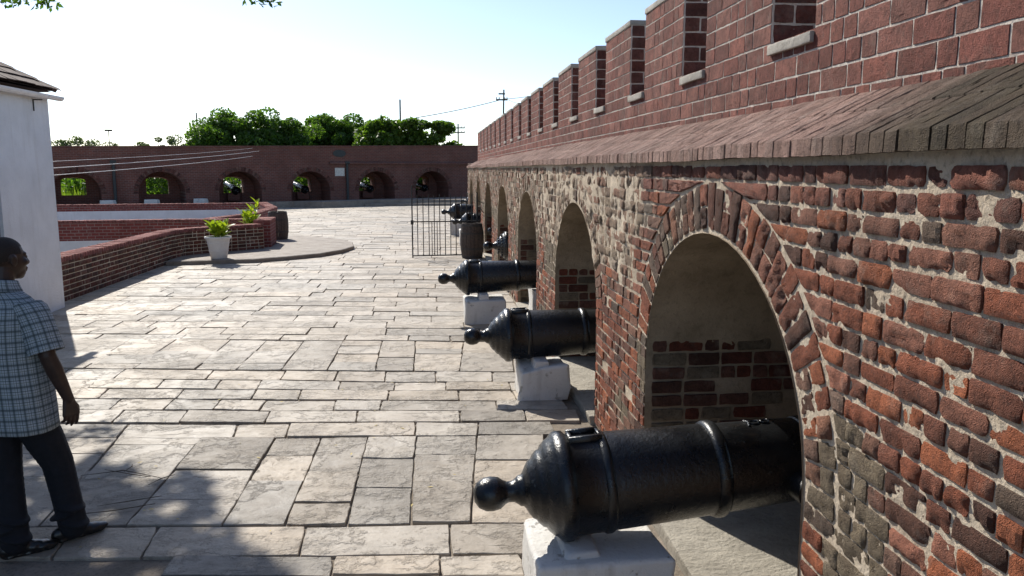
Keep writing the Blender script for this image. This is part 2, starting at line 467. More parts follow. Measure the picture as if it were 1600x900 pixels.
STONES = [(-1.43,4.06,-0.54,3.97,-0.55,4.18,-1.43,4.29),(-0.54,3.97,0.03,3.91,0.03,4.13,-0.55,4.18),(0.03,3.91,0.47,3.87,0.47,4.10,0.03,4.13),(-3.01,4.40,-2.08,4.32,-2.13,4.70,-2.96,4.77),(-2.08,4.32,-1.60,4.28,-1.63,4.67,-2.13,4.70),(-1.60,4.28,-0.74,4.21,-0.76,4.58,-1.63,4.67),(-0.74,4.21,0.09,4.14,0.09,4.52,-0.76,4.58),(0.09,4.14,0.54,4.09,0.55,4.48,0.09,4.52),(-3.65,6.46,-2.49,6.35,-2.52,6.69,-3.66,6.84),(-2.49,6.35,-1.57,6.24,-1.61,6.58,-2.52,6.69),(-1.57,6.24,-1.16,6.21,-1.18,6.55,-1.61,6.58),(-1.16,6.21,-0.14,6.14,-0.14,6.48,-1.18,6.55),(-0.14,6.14,0.35,6.10,0.38,6.41,-0.14,6.48),(0.35,6.10,0.98,6.05,0.99,6.38,0.38,6.41),(-3.57,6.85,-2.68,6.76,-2.70,7.11,-3.57,7.20),(-2.68,6.76,-2.12,6.69,-2.14,7.03,-2.70,7.11),(-2.12,6.69,-1.40,6.60,-1.41,6.92,-2.14,7.03),(-1.40,6.60,-0.64,6.54,-0.65,6.86,-1.41,6.92),(-0.64,6.54,0.23,6.46,0.24,6.76,-0.65,6.86),(0.23,6.46,0.79,6.42,0.80,6.71,0.24,6.76),(0.79,6.42,1.24,6.37,1.26,6.68,0.80,6.71),(-3.61,7.22,-2.85,7.13,-2.86,7.46,-3.63,7.56),(-2.85,7.13,-2.37,7.08,-2.37,7.41,-2.86,7.46),(-2.37,7.08,-1.93,7.03,-1.93,7.32,-2.37,7.41),(-1.93,7.03,-1.52,6.96,-1.51,7.27,-1.93,7.32),(-1.52,6.96,-0.87,6.90,-0.88,7.20,-1.51,7.27),(-0.87,6.90,-0.46,6.86,-0.46,7.15,-0.88,7.20),(-0.46,6.86,0.57,6.75,0.58,7.04,-0.46,7.15),(0.57,6.75,1.20,6.70,1.19,6.98,0.58,7.04),(-4.02,7.60,-3.08,7.50,-3.11,7.83,-4.05,7.96),(-3.08,7.50,-2.36,7.42,-2.38,7.74,-3.11,7.83),(-2.36,7.42,-1.67,7.34,-1.68,7.67,-2.38,7.74),(-1.67,7.34,-1.23,7.27,-1.25,7.60,-1.68,7.67),(-1.23,7.27,-0.41,7.17,-0.41,7.49,-1.25,7.60),(-0.41,7.17,0.25,7.10,0.25,7.42,-0.41,7.49),(0.25,7.10,0.78,7.04,0.76,7.37,0.25,7.42),(0.78,7.04,1.20,7.00,1.20,7.32,0.76,7.37),(-4.12,7.96,-3.32,7.87,-3.36,8.22,-4.16,8.30),(-3.32,7.87,-2.66,7.80,-2.68,8.12,-3.36,8.22),(-2.66,7.80,-2.10,7.73,-2.11,8.07,-2.68,8.12),(-2.10,7.73,-1.69,7.68,-1.70,8.00,-2.11,8.07),(-1.69,7.68,-0.90,7.57,-0.91,7.88,-1.70,8.00),(-0.90,7.57,-0.36,7.50,-0.37,7.80,-0.91,7.88),(-0.36,7.50,0.13,7.44,0.14,7.74,-0.37,7.80),(0.13,7.44,0.76,7.38,0.76,7.67,0.14,7.74),(0.76,7.38,1.20,7.34,1.21,7.65,0.76,7.67),(-4.49,8.36,-3.80,8.27,-3.84,8.70,-4.55,8.79),(-3.80,8.27,-3.22,8.21,-3.24,8.63,-3.84,8.70),(-3.22,8.21,-2.28,8.10,-2.29,8.47,-3.24,8.63),(-2.28,8.10,-1.52,8.01,-1.53,8.37,-2.29,8.47),(-1.52,8.01,-0.98,7.91,-0.98,8.29,-1.53,8.37),(-0.98,7.91,-0.47,7.83,-0.48,8.23,-0.98,8.29),(-0.47,7.83,0.04,7.77,0.04,8.18,-0.48,8.23),(0.04,7.77,0.60,7.71,0.63,8.09,0.04,8.18),(0.60,7.71,1.15,7.66,1.17,8.04,0.63,8.09),(-4.02,5.86,-3.04,5.76,-3.20,6.41,-4.16,6.51),(-3.82,4.89,-2.80,4.79,-3.04,5.76,-4.02,5.86),(-3.11,6.05,-2.45,5.99,-2.48,6.35,-3.20,6.41),(-3.00,5.59,-2.41,5.53,-2.45,5.99,-3.11,6.05),(-2.80,4.79,-2.34,4.74,-2.41,5.53,-3.00,5.59),(-2.46,6.18,-1.82,6.12,-1.82,6.27,-2.48,6.35),(-2.40,5.48,-1.82,5.42,-1.82,6.12,-2.46,6.18),(-2.34,4.74,-1.83,4.70,-1.82,5.42,-2.40,5.48),(-1.82,5.59,-1.25,5.53,-1.24,6.21,-1.82,6.27),(-1.83,5.08,-1.25,5.02,-1.25,5.53,-1.82,5.59),(-1.83,4.70,-1.26,4.64,-1.25,5.02,-1.83,5.08),(-1.24,5.82,-0.88,5.78,-0.88,6.18,-1.24,6.21),(-1.25,5.33,-0.88,5.29,-0.88,5.78,-1.24,5.82),(-1.26,4.64,-0.89,4.61,-0.88,5.29,-1.25,5.33),(-0.88,5.45,-0.52,5.42,-0.51,6.16,-0.88,6.18),(-0.89,4.93,-0.52,4.89,-0.52,5.42,-0.88,5.45),(-0.89,4.61,-0.52,4.58,-0.52,4.89,-0.89,4.93),(-0.52,5.68,-0.14,5.64,-0.13,6.14,-0.51,6.16),(-0.52,5.15,-0.14,5.11,-0.14,5.64,-0.52,5.68),(-0.52,4.58,-0.14,4.55,-0.14,5.11,-0.52,5.15),(-0.14,5.73,0.32,5.69,0.35,6.10,-0.13,6.14),(-0.14,5.21,0.27,5.17,0.32,5.69,-0.14,5.73),(-0.14,4.55,0.22,4.52,0.27,5.17,-0.14,5.21),(0.30,5.55,0.82,5.50,0.88,6.06,0.35,6.10),(0.27,5.13,0.77,5.08,0.82,5.50,0.30,5.55),(0.22,4.52,0.69,4.48,0.77,5.08,0.27,5.13),(-4.71,9.50,-3.71,9.39,-3.73,10.17,-4.62,10.32),(-4.77,8.84,-3.69,8.70,-3.71,9.39,-4.71,9.50),(-3.71,9.30,-3.16,9.24,-3.15,10.11,-3.73,10.17),(-3.69,8.70,-3.16,8.62,-3.16,9.24,-3.71,9.30),(-3.16,9.30,-2.49,9.23,-2.48,10.00,-3.15,10.11),(-3.16,8.62,-2.50,8.52,-2.49,9.23,-3.16,9.30),(-2.49,9.05,-2.05,9.00,-2.03,9.92,-2.48,10.00),(-2.50,8.52,-2.06,8.46,-2.05,9.00,-2.49,9.05),(-2.04,9.32,-1.57,9.27,-1.56,9.83,-2.03,9.92),(-2.06,8.73,-1.58,8.68,-1.57,9.27,-2.04,9.32),(-2.06,8.46,-1.58,8.40,-1.58,8.68,-2.06,8.73),(-1.58,8.40,-1.10,8.32,-1.08,9.78,-1.56,9.83),(-1.09,9.49,-0.60,9.44,-0.60,9.73,-1.08,9.78),(-1.09,9.09,-0.60,9.04,-0.60,9.44,-1.09,9.49),(-1.09,8.69,-0.60,8.64,-0.60,9.04,-1.09,9.09),(-1.10,8.32,-0.59,8.26,-0.60,8.64,-1.09,8.69),(-0.60,8.85,-0.19,8.81,-0.20,9.69,-0.60,9.73),(-0.59,8.26,-0.19,8.20,-0.19,8.81,-0.60,8.85),(-0.19,9.26,0.36,9.21,0.39,9.59,-0.20,9.69),(-0.19,9.00,0.35,8.94,0.36,9.21,-0.19,9.26),(-0.19,8.20,0.29,8.15,0.35,8.94,-0.19,9.00),(0.35,9.01,0.93,8.95,0.98,9.53,0.39,9.59),(0.29,8.15,0.86,8.10,0.93,8.95,0.35,9.01),(0.86,8.10,1.21,8.06,1.38,9.49,0.98,9.53)]
SPEC = {}
stones = []          # (corner list)
for q in STONES:
    stones.append([(q[0], q[1]), (q[2], q[3]), (q[4], q[5]), (q[6], q[7])])
rp = random.Random(21)
# carry every measured row on to the house on the left and to the wall on the right
base_stones = list(stones)
def near_edge(st, side):
    return st[0] + st[3] if side < 0 else st[1] + st[2]
lefts = [st for st in base_stones if not any(abs(o[1][0] - st[0][0]) < 0.06 and abs(o[1][1] - st[0][1]) < 0.06 and o is not st for o in base_stones) and not any(o is not st and abs(o[2][0] - st[3][0]) < 0.06 and abs(o[2][1] - st[3][1]) < 0.06 for o in base_stones)]
for st in lefts:
    (x0, y0), (x3, y3) = st[0], st[3]
    if x0 > -1.6: continue
    while x0 > -5.7:
        w = rp.uniform(0.5, 1.1)
        if x0 - w < -5.2: w = x0 + 5.8
        stones.append([(x0 - w, y0 + w * 0.11), (x0, y0), (x3, y3), (x3 - w, y3 + w * 0.11)])
        x0 -= w; x3 -= w; y0 += w * 0.11; y3 += w * 0.11
def xlim(y):       # left limit of the paved court
    if y < 13: return -5.75
    if y < 19.2: return -5.9
    if y < 21.6: return -5.9 + (y - 19.2) * 0.8
    if y < 28: return -4.7
    if y < 34: return -6.8
    return -22
def rows(y0, y1, sl, hmin, hmax):
    y = y0
    while y < y1:
        h = rp.uniform(hmin, hmax)
        if y1 - y - h < .2: h = y1 - y
        xl = xlim(y + 0.5); xr = 1.33 if y < 28.2 else 9.0
        x = xl - rp.uniform(0, .4)
        while x < xr:
            w = rp.uniform(0.5, 1.25)
            if xr - x < 1.5: w = min(w, xr - x) if xr - x > 0.9 else xr - x
            if w < 0.12: break
            a = [(x, y - sl * x), (x + w, y - sl * (x + w)), (x + w, y + h - sl * (x + w)), (x, y + h - sl * x)]
            if rp.random() < 0.22 and h > 0.42:
                k = rp.uniform(.35, .65)
                m0 = (x, y + h * k - sl * x); m1 = (x + w, y + h * k - sl * (x + w))
                stones.append([a[0], a[1], m1, m0]); stones.append([m0, m1, a[2], a[3]])
            elif rp.random() < 0.12 and w > .8:
                k = rp.uniform(.4, .6); xm = x + w * k
                m0 = (xm, y - sl * xm); m1 = (xm, y + h - sl * xm)
                stones.append([a[0], m0, m1, a[3]]); stones.append([m0, a[1], a[2], m1])
            else: stones.append(a)
            x += w
        y += h
rows(9.71, 46.5, 0.125, 0.30, 0.58)
rows(-2.0, 3.905, 0.10, 0.55, 0.75)
pv = []
for st in stones:
    cx = sum(p[0] for p in st) / 4; cy = sum(p[1] for p in st) / 4
    if cx < xlim(cy) - 0.1: continue
    d = math.hypot(cx, cy)
    area = abs(sum(st[i][0] * st[(i + 1) % 4][1] - st[(i + 1) % 4][0] * st[i][1] for i in range(4))) / 2
    if area < 0.004: continue
    gap = 0.0050
    P = []
    for i in range(4):
        p = Vector(st[i]); a = (Vector(st[i - 1]) - p).normalized(); b = (Vector(st[(i + 1) % 4]) - p).normalized()
        P.append(tuple(p + (a + b) * gap * rp.uniform(0.6, 1.5)))
    tx, ty, hz = rp.uniform(-.006, .006), rp.uniform(-.006, .006), rp.uniform(-.006, .007)
    Mf = lambda u, v, h, tx=tx, ty=ty, hz=hz, cx=cx, cy=cy: (u, v, h + hz + (u - cx) * tx + (v - cy) * ty + ground_rise(v))
    k = rp.uniform(0.80, 1.12) if rp.random() < .85 else rp.uniform(.55, .75)
    if cy < 6 and rp.random() < .25: k *= 0.8
    warm = rp.uniform(-.03, .05)
    tone = (k * (1 + warm), k, k * (1 - warm * 1.3))
    if abs(cx + 1.45) < .22 and abs(cy - 5.88) < .16: tone = (.50, .48, .45)            # smooth dark slab
    if abs(cx + 3.0) < .4 and abs(cy - 8.0) < .14: tone = (1.18, 1.18, 1.14)           # pale inscribed slab
    det = 2 if d < 9 else (1 if d < 22 else 0)
    vs_, fs_ = piece(P, Mf, 0.0, 0.04, det, rp, 0.0045 if det else 0.003, 0.0016, 0.0045 if det == 2 else 0.006)
    pv.append((shows((cx, cy, 0), Vector((0, 0, 1)), area), vs_, fs_, tone))
lay(pv, 'paving_stone', 'paving', court, 300, 'distant_paving_stones', False, 999)

# raised rounded concrete apron beside the low wall
ap = [(-5.75, 18.0), (-4.855, 18.2), (-3.914, 18.36), (-3.284, 18.8), (-2.636, 19.42), (-2.194, 20.26), (-1.99, 21.2), (-2.12, 22.3), (-2.6, 23.4), (-3.27, 24.2), (-4.3, 25.0), (-5.0, 25.2), (-4.9, 22.7), (-4.15, 22.4), (-4.1, 21.2), (-5.8, 19.1)]
a = MB()
n = len(ap)
top = [(x, y, 0.10) for x, y in ap]
mid_ = [(x, y, 0.085) for x, y in ap]
cxa, cya = -3.9, 21
inn = [(x + (cxa - x) * .012, y + (cya - y) * .012, 0.1) for x, y in ap]
vs = [(x, y, -0.05) for x, y in ap] + mid_ + inn
a.add(vs, [(i + k * n, (i + 1) % n + k * n, (i + 1) % n + (k + 1) * n, i + (k + 1) * n) for k in range(2) for i in range(n)] + [tuple(range(2 * n, 3 * n))])
tag(a.build('apron', 'concrete'), 'low rounded concrete apron beside the brick wall', None, None, 'structure')

# ------------------------------------------------------------------ the long gun wall on the right
FACE, PFACE = 1.35, 1.70
CEN = [3.73 + 3.665 * k for k in range(7)]
AW, AB, SP = 1.07, 0.89, 0.90
END0, END1 = 0.2, 28.0
DEEP, BACKX = 2.50, 3.35
wall = thing('gun_wall', 'long brick rampart with arched gun openings and notched parapet, right of the court', 'wall')

def arch_half(z, A=AW, B=AB):
    if z <= SP: return A
    if z >= SP + B: return 0
    return A * math.sqrt(1 - ((z - SP) / B) ** 2)

def gauss(s, z, cs, cz, rs, rz): return math.exp(-((s - cs) / rs) ** 2 - ((z - cz) / rz) ** 2)
def render_w(s, z):
    w = 0.55 * fbm(s * 1.3, z * 1.9, 4) + 0.2 * fbm(s * 5, z * 6, 9)
    w += 0.85 * gauss(s, z, 2.38, 1.16, .14, .14) + 0.95 * gauss(s, z, 2.28, .84, .22, .22) + .9 * gauss(s, z, 2.12, .5, .22, .22)
    w += 0.55 * gauss(s, z, 5.7, 1.75, .7, .28) + 0.5 * gauss(s, z, 6.0, .95, .22, .35) + .4 * gauss(s, z, 5.5, .4, .4, .3)
    w += 0.5 * min(1, max(0, (s - 4.75) / .5)) * min(1, max(0, (z - 1.0) / .5))
    w += 0.5 * min(1, max(0, (s - 8.2) / 1.2)) * (0.6 + 0.4 * min(1, max(0, z - .7)))
    for c in CEN[1:]:
        w -= 0.45 * gauss(s, z, c - 1.25, 1.0, .35, .6)
    w -= 0.15 * gauss(s, z, 3, 1.9, 2.2, .8)
    return w
PAL = [((.54, .175, .08), 3.6), ((.44, .14, .072), 4), ((.31, .115, .07), 3), ((.165, .075, .05), 2.2), ((.48, .20, .13), 1.6), ((.33, .15, .10), 1.5), ((.21, .145, .105), .6)]
PT = sum(w for _, w in PAL)
rb = random.Random(5)
def tone_old(s, z):
    k = rb.uniform(0, PT)
    for c, w in PAL:
        k -= w
        if k <= 0: break
    if z > 1.95: c = tuple(x * .55 + y * .45 for x, y in zip(c, (.33, .15, .125)))       # old red wash under the ledge
    m = rb.uniform(.8, 1.2)
    return tuple(x * m for x in c)

bricks, voussoirs, ledges, pbricks = [], [], [], []
NX = Vector((-1, 0, 0)); NY = Vector((0, -1, 0))
def faceM(X): return lambda u, v, h: (X - h, u, v)
def jambM(Y, sgn=-1): return lambda u, v, h: (u, Y + sgn * h, v)
def put(store, P, Mf, h, tone, nrm, back=0.03, bev=0.006, rough=0.004, jit=0.003, cap=2):
    cu = sum(p[0] for p in P) / 4; cv = sum(p[1] for p in P) / 4
    c = Mf(cu, cv, 0)
    d = math.hypot(c[0], c[1])
    area = abs(sum(P[i][0] * P[(i + 1) % 4][1] - P[(i + 1) % 4][0] * P[i][1] for i in range(4))) / 2
    det = 2 if d < 5.2 else (1 if d < 12 else 0)
    if cap == 3 and d < 4.6:
        vs, fs = rugged(P, Mf, h, back, rb, .0052 if bev > .002 else .002)
    elif cap == 3 and d < 9 and rough > .005:
        vs, fs = rugged(P, Mf, h, back, rb, .0085)
    else: vs, fs = piece(P, Mf, h, back, min(det, cap), rb, bev, rough, jit)
    store.append((shows(c, nrm, area), vs, fs, tone))

COURSE = 0.0757
NROW = 28
def wav(s, r): return 0.007 * fn(s * .55, r * .31) + 0.004 * fn(s * 2.1, r * 1.7)
def old_brick(P, Mf, nrm, s, z, store, more=0.0):
    w = render_w(s, z) + more
    if w > 0.34:
        t = rb.uniform(.85, 1.1); scaly = s > 4.5 and z > 1.3
        col = (.31, .245, .165) if not scaly else rb.choice([(.52, .40, .28), (.62, .50, .38), (.50, .28, .19), (.42, .30, .21), (.55, .37, .26)])
        h = rb.uniform(.000, .006) + (rb.uniform(-.006, .010) if scaly else 0)
        put(store, P, Mf, h, tuple(x * t for x in col), nrm, bev=.003 if scaly else .0019, rough=.0015 if not scaly else .006, cap=3)
    else:
        c = tone_old(s, z)
        if w > .18: c = tuple(a_ * .6 + b_ * .4 for a_, b_ in zip(c, (.36, .30, .23)))
        h = rb.choice([.004, .006, .008, .010, .0035, .009, .007, .002])
        put(store, P, Mf, h, c, nrm, bev=rb.uniform(.0025, .0055), rough=.0022, jit=.0035, cap=3)

GAP = 0.0068
for r in range(NROW):
    z0, z1 = r * COURSE, (r + 1) * COURSE
    edges = []
    lo = [(END0, END0)]
    iv = []; cur = (END0, END0)
    for c in CEN:
        if z0 >= SP + AB + 0.2539 - 1e-3: continue
        def hw(z):
            if z <= SP: return AW + 0.012
            return arch_half(z, AW + .2548, AB + .2548) if z > SP + .02 else AW + .2548
        w0, w1 = hw(z0), hw(z1 - 2e-3)
        if z0 < SP < z1: w0 = w1 = AW + 0.012
        iv.append((cur, (c - w0, c - w1))); cur = (c + w0, c + w1)
    iv.append((cur, (END1, END1)))
    for (a0, a1), (b0, b1) in iv:
        L = min(b0, b1) - max(a0, a1)
        if L < 0.05: continue
        s = max(a0, a1); first = True
        mostly_head = (r % 2 == 0)
        while s < min(b0, b1) - 1e-4:
            p_head = 0.72 if mostly_head else 0.3
            w = (0.102 if rb.random() < p_head else 0.205) * rb.uniform(.9, 1.08)
            if s + w > min(b0, b1) - 0.06: w = min(b0, b1) - s
            last = s + w >= min(b0, b1) - 1e-4
            s0, s1 = s, s + w
            l0, l1 = (a0, a1) if first else (s0, s0)
            r0, r1 = (b0, b1) if last else (s1, s1)
            zz0, zz1 = z0 + wav(s0, r), z1 + wav(s0, r + 1)
            g2 = GAP * rb.uniform(.6, 1.3)
            if l0 + .03 < r0 and l1 + .03 < r1:
                w_r = render_w((s0 + s1) / 2, (z0 + z1) / 2)
                gg = g2 if w_r < .34 else .0035
                # face seen from -X: u = s grows away from the camera, so wind so that the outward side is -X
                gh, gv = (gg * .75, gg * rb.uniform(.95, 1.4)) if gg > .004 else (gg, gg)
                P = [(l0 + gh, zz0 + gv), (l1 + gh, zz1 - gv), (r1 - gh, zz1 - gv), (r0 - gh, zz0 + gv)]
                if rb.random() > 0.01:
                    old_brick(P, faceM(FACE), NX, (s0 + s1) / 2, (z0 + z1) / 2, bricks)
            s += w; first = False

# arch rings of bricks on edge
for c in CEN:
    N = 37
    def ell(t, d): return (c + (AW + d) * math.cos(t), SP + (AB + d) * math.sin(t))
    for k in range(N):
        t0, t1 = PI * k / N, PI * (k + 1) / N
        splits = [(.022, .236)] if rb.random() < .4 else [(.022, .125), (.133, .236)]
        for d0, d1 in splits:
            d1 += rb.uniform(-.02, .012) if d1 > .2 else 0
            e = 0.0065 * rb.uniform(.6, 1.5)
            a0, a1, b1, b0 = ell(t0 + e, d0), ell(t0 + e * .9, d1), ell(t1 - e * .9, d1), ell(t1 - e, d0)
            P = [b0, b1, a1, a0]      # wound to face -X
            sm, zm = (a0[0] + b1[0]) / 2, (a0[1] + b1[1]) / 2
            P = [a0, b0, b1, a1]
            ar = sum(P[i][0] * P[(i + 1) % 4][1] - P[(i + 1) % 4][0] * P[i][1] for i in range(4))
            if ar > 0: P = P[::-1]
            old_brick(P, faceM(FACE), NX, sm, zm, voussoirs, .2)

# brick cheeks inside the arches, up to the plaster
for c in CEN:
    for Y, sg in ((c + AW, -1), (c - AW, 1)):
        for r in range(12):
            z0 = r * .09 + .05; x = FACE + .03
            while x < DEEP - .03:
                w = (rb.choice([.225, .225, .112])) * rb.uniform(.93, 1.05)
                if x + w > DEEP - .09: w = DEEP - .01 - x
                k = rb.uniform(.75, 1.15)
                col = rb.choice([(.26, .075, .045), (.20, .065, .045), (.15, .07, .05), (.24, .11, .08), (.30, .24, .17)])
                if rb.random() < .93 and not (r == 11 and rb.random() < .5):
                    g2 = GAP * rb.uniform(.8, 1.4)
                    P = [(x + g2, z0 + g2), (x + w - g2, z0 + g2), (x + w - g2, z0 + .09 - g2), (x + g2, z0 + .09 - g2)]
                    if sg > 0: P = P[::-1]
                    put(bricks, P, jambM(Y, sg), rb.uniform(.006, .014), tuple(v * k for v in col), Vector((0, sg, 0)), bev=.005, rough=.003)
                x += w

# sloping ledge: two rows of bricks laid on edge
Lx0, Lz0, Lx1, Lz1 = 1.308, 2.205, 1.715, 2.405
sl = Vector((Lx1 - Lx0, 0, Lz1 - Lz0)); sll = sl.length; sl.normalize(); sn = Vector((-sl.z, 0, sl.x))
def ledgeM(u, v, h):
    sag = .012 * fn(u * .35, 3.3) + .006 * fn(u * 1.3, 8.1)
    if u > 18: sag -= .02 * math.sin((u - 18) * .8) ** 2
    p = Vector((Lx0, u, Lz0 + sag)) + sl * v + (sn * h if h > -.02 else Vector((0, 0, h)))
    return tuple(p)
s = END0
k = 0
while s < END1 - .02:
    for row in range(2):
        off = .03 if row else 0
        w = .072 * rb.uniform(.88, 1.12)
        if row == 0: wk = w
        v0, v1 = (0 + rb.uniform(-.006, .003), sll * .5) if row == 0 else (sll * .5 + .004, sll - .002)
        moss = 1 - min(1, max(0, (s - 2.1 - .12 * row + .25 * fbm(s * 1.2, row * 3.0)) / .75))
        k_ = rb.uniform(.86, 1.1)
        pink = tuple(x * k_ for x in rb.choice([(.58, .365, .30), (.53, .33, .27), (.62, .41, .345)]))
        grn = tuple(x * k_ for x in rb.choice([(.125, .090, .052), (.105, .080, .046), (.14, .10, .064)]))
        tone = tuple(a_ * moss + b_ * (1 - moss) for a_, b_ in zip(grn, pink))
        ga = .0014
        P = [(s + ga + off, v0), (s + off + w - ga, v0), (s + off + w - ga, v1), (s + ga + off, v1)][::-1]
        put(ledges, P, ledgeM, rb.uniform(-.0014, .0014), tone, sn, back=.06, bev=.003, rough=.0015, jit=.0015)
    s += wk

# parapet
CW, CP, C0 = .46, 1.412, 3.48
PROW, PZ0, SILL = .0955, 2.335, 2.70
CREN = [(C0 + CP * k, C0 + CP * k + CW) for k in range(-3, 18) if C0 + CP * k + CW < END1 - .3]
def tone_wash():
    c = rb.choice([(.45, .16, .115), (.40, .135, .10), (.49, .20, .15), (.38, .125, .09), (.46, .19, .145), (.42, .165, .125)])
    m = rb.uniform(.70, 1.18)
    return tuple(x * m for x in c)
for r in range(10):
    z0 = PZ0 + r * PROW; z1 = z0 + PROW
    segs = []
    if z0 < SILL - .02: segs = [(END0, END1)]
    else:
        cur = END0
        for a0, a1 in CREN:
            if a0 > cur: segs.append((cur, a0))
            cur = a1
        segs.append((cur, END1))
    for a0, b0 in segs:
        s = a0
        while s < b0 - 1e-4:
            w = (0.225 if (rb.random() < (.72 if r % 2 else .35)) else .112) * rb.uniform(.96, 1.06)
            if s + w > b0 - .06: w = b0 - s
            ga = .0042
            zz0, zz1 = z0 + .4 * wav(s, r + 40), z1 + .4 * wav(s, r + 41)
            P = [(s + ga, zz0 + ga), (s + ga, zz1 - ga), (s + w - ga, zz1 - ga), (s + w - ga, zz0 + ga)]
            put(pbricks, P, faceM(PFACE), rb.uniform(.0005, .0022), tone_wash(), NX, bev=.0018, rough=.001, jit=.0018)
            s += w
for a0, a1 in CREN:
    for Y, sg in ((a1, -1), (a0, 1)):
        for r in range(4, 10):
            z0 = PZ0 + r * PROW; x = PFACE + .006
            if z0 < SILL - .05: continue
            first = .112 if r % 2 else .225
            while x < 2.14:
                w = first * rb.uniform(.97, 1.03); first = rb.choice([.225, .225, .112])
                if x + w > 2.09: w = 2.145 - x
                ga = .0045
                P = [(x + ga, max(z0, SILL) + ga), (x + w - ga, max(z0, SILL) + ga), (x + w - ga, z0 + PROW - ga), (x + ga, z0 + PROW - ga)]
                if sg > 0: P = P[::-1]
                put(pbricks, P, jambM(Y, sg), rb.uniform(.0, .003), tuple(v * .9 for v in tone_wash()), Vector((0, sg, 0)), bev=.003, rough=.002, jit=.0015)
                x += w

lay(bricks, 'brick', 'brick', wall, 300, 'distant_bricks', False)
lay(voussoirs, 'arch_brick', 'brick', wall, 120, 'distant_arch_bricks', False)
lay(pbricks, 'parapet_brick', 'wash', wall, 300, 'distant_parapet_bricks', False)
lay(ledges, 'ledge_brick', 'ledge', wall, 260, 'distant_ledge_bricks', False)

# mortar body of the wall
core = MB()
def hX(s, z): 
    k = min(1, max(0, (s - 4.8) / .3)) * min(1, max(0, (z - 1.15) / .3)) * min(1, max(0, (12 - s) / 3))      # broken render between the arches
    return FACE + .0030 - (.0020 * fn(s * 5, z * 5, 1) + .0018 * fn(s * 40, z * 40, 5) + .0012 * fn(s * 23, z * 23, 2) + k * (.004 + .014 * fbm(s * 9, z * 4, 3) + .006 * fbm(s * 26, z * 14, 8)))
def sheet(ss, zb, zt, rowsn):
    vs = []; W = rowsn + 1
    for s in ss:
        b = zb(s)
        for k in range(W):
            z = b + (zt - b) * k / rowsn
            vs.append((hX(s, z), s, z))
    core.add(vs, [(i * W + k, i * W + k + 1, (i + 1) * W + k + 1, (i + 1) * W + k) for i in range(len(ss) - 1) for k in range(rowsn)])
def lin(a, b, st):
    n = max(1, round((b - a) / st)); return [a + (b - a) * i / n for i in range(n + 1)]
cur = END0
for c in CEN:
    st = .016 if c < 4 else .024 if c < 9 else .08
    sheet(lin(cur, c - AW, st), lambda s: -0.3, 2.15, 130 if c < 4 else 90 if c < 9 else 26)
    ts = [PI - PI * i / 28 for i in range(29)]
    sheet([c + AW * math.cos(t) for t in ts], lambda s, c=c: SP + AB * math.sqrt(max(0, 1 - ((s - c) / AW) ** 2)), 2.15, 40 if c < 9 else 12)
    cur = c + AW
sheet(lin(cur, END1, .1), lambda s: -0.3, 2.15, 18)
core.build('wall_face', 'mortar', wall, True)
# vaults, back walls with the gun ports, outer face
vault, body = MB(), MB()
for c in CEN:
    prof = [(c - AW, -.05), (c - AW, SP * .5)] + [(c + AW * math.cos(PI - PI * i / 28), SP + AB * math.sin(PI * i / 28)) for i in range(29)] + [(c + AW, SP * .5), (c + AW, -.05)]
    cols = [FACE - .004, FACE + .03, FACE + .3, FACE + .6, FACE + .9, DEEP]
    vs = []
    for x in cols:
        for s, z in prof:
            k = 0 if x < FACE + .01 else .008
            vs.append((x, s + k * fn(x * 4, s * 4, z * 4), z + k * fn(x * 4, z * 4, s * 4 + 7)))
    Wp = len(prof)
    vault.add(vs, [(i * Wp + j, i * Wp + j + 1, (i + 1) * Wp + j + 1, (i + 1) * Wp + j) for i in range(len(cols) - 1) for j in range(Wp - 1)])
    # back wall: ring between vault outline and port
    pw, p0, p1 = .5, .38, 1.32
    port = []
    for s, z in prof:
        ang = math.atan2(z - .85, s - c)
        ca, sa = math.cos(ang), math.sin(ang)
        k = min(pw / abs(ca) if abs(ca) > 1e-6 else 9, (p1 - .85) / abs(sa) if abs(sa) > 1e-6 else 9)
        port.append((c + ca * k, .85 + sa * k))
    vs = [(DEEP, s, z) for s, z in prof] + [(DEEP, s, z) for s, z in port] + [(BACKX, c + (s - c) * 1.3, z + (z - .85) * .15) for s, z in port]
    body.add(vs, [(j, j + 1, Wp + j + 1, Wp + j) for j in range(Wp - 1)] + [(Wp + j, Wp + j + 1, 2 * Wp + j + 1, 2 * Wp + j) for j in range(Wp - 1)] + [(0, Wp, 2 * Wp - 1, Wp - 1), (Wp, 2 * Wp, 3 * Wp - 1, 2 * Wp - 1)])
vault.build('arch_plaster', 'plaster', wall, True)
cur = END0
for c in CEN + [None]:
    e = END1 if c is None else c - .66
    body.add([(BACKX, cur, -1), (BACKX, e, -1), (BACKX, e, 2.3), (BACKX, cur, 2.3)], [(0, 1, 2, 3)])
    if c:
        body.add([(BACKX, c - .66, -1), (BACKX, c + .66, -1), (BACKX, c + .66, .31), (BACKX, c - .66, .31)], [(0, 1, 2, 3)])
        body.add([(BACKX, c - .66, 1.39), (BACKX, c + .66, 1.39), (BACKX, c + .66, 2.3), (BACKX, c - .66, 2.3)], [(0, 1, 2, 3)])
        cur = c + .66
body.add([(FACE + .002, END0, -.3), (BACKX, END0, -.3), (BACKX, END0, 2.3), (FACE + .002, END0, 2.3)], [(0, 1, 2, 3)])
body.add([(FACE + .002, END1, -.3), (BACKX, END1, -.3), (BACKX, END1, 2.3), (FACE + .002, END1, 2.3)], [(3, 2, 1, 0)])
body.add([(PFACE + .2, END0, 2.3), (BACKX, END0, 2.3), (BACKX, END1, 2.3), (PFACE + .2, END1, 2.3)], [(0, 1, 2, 3)])
body.build('wall_body', 'mortar', wall)
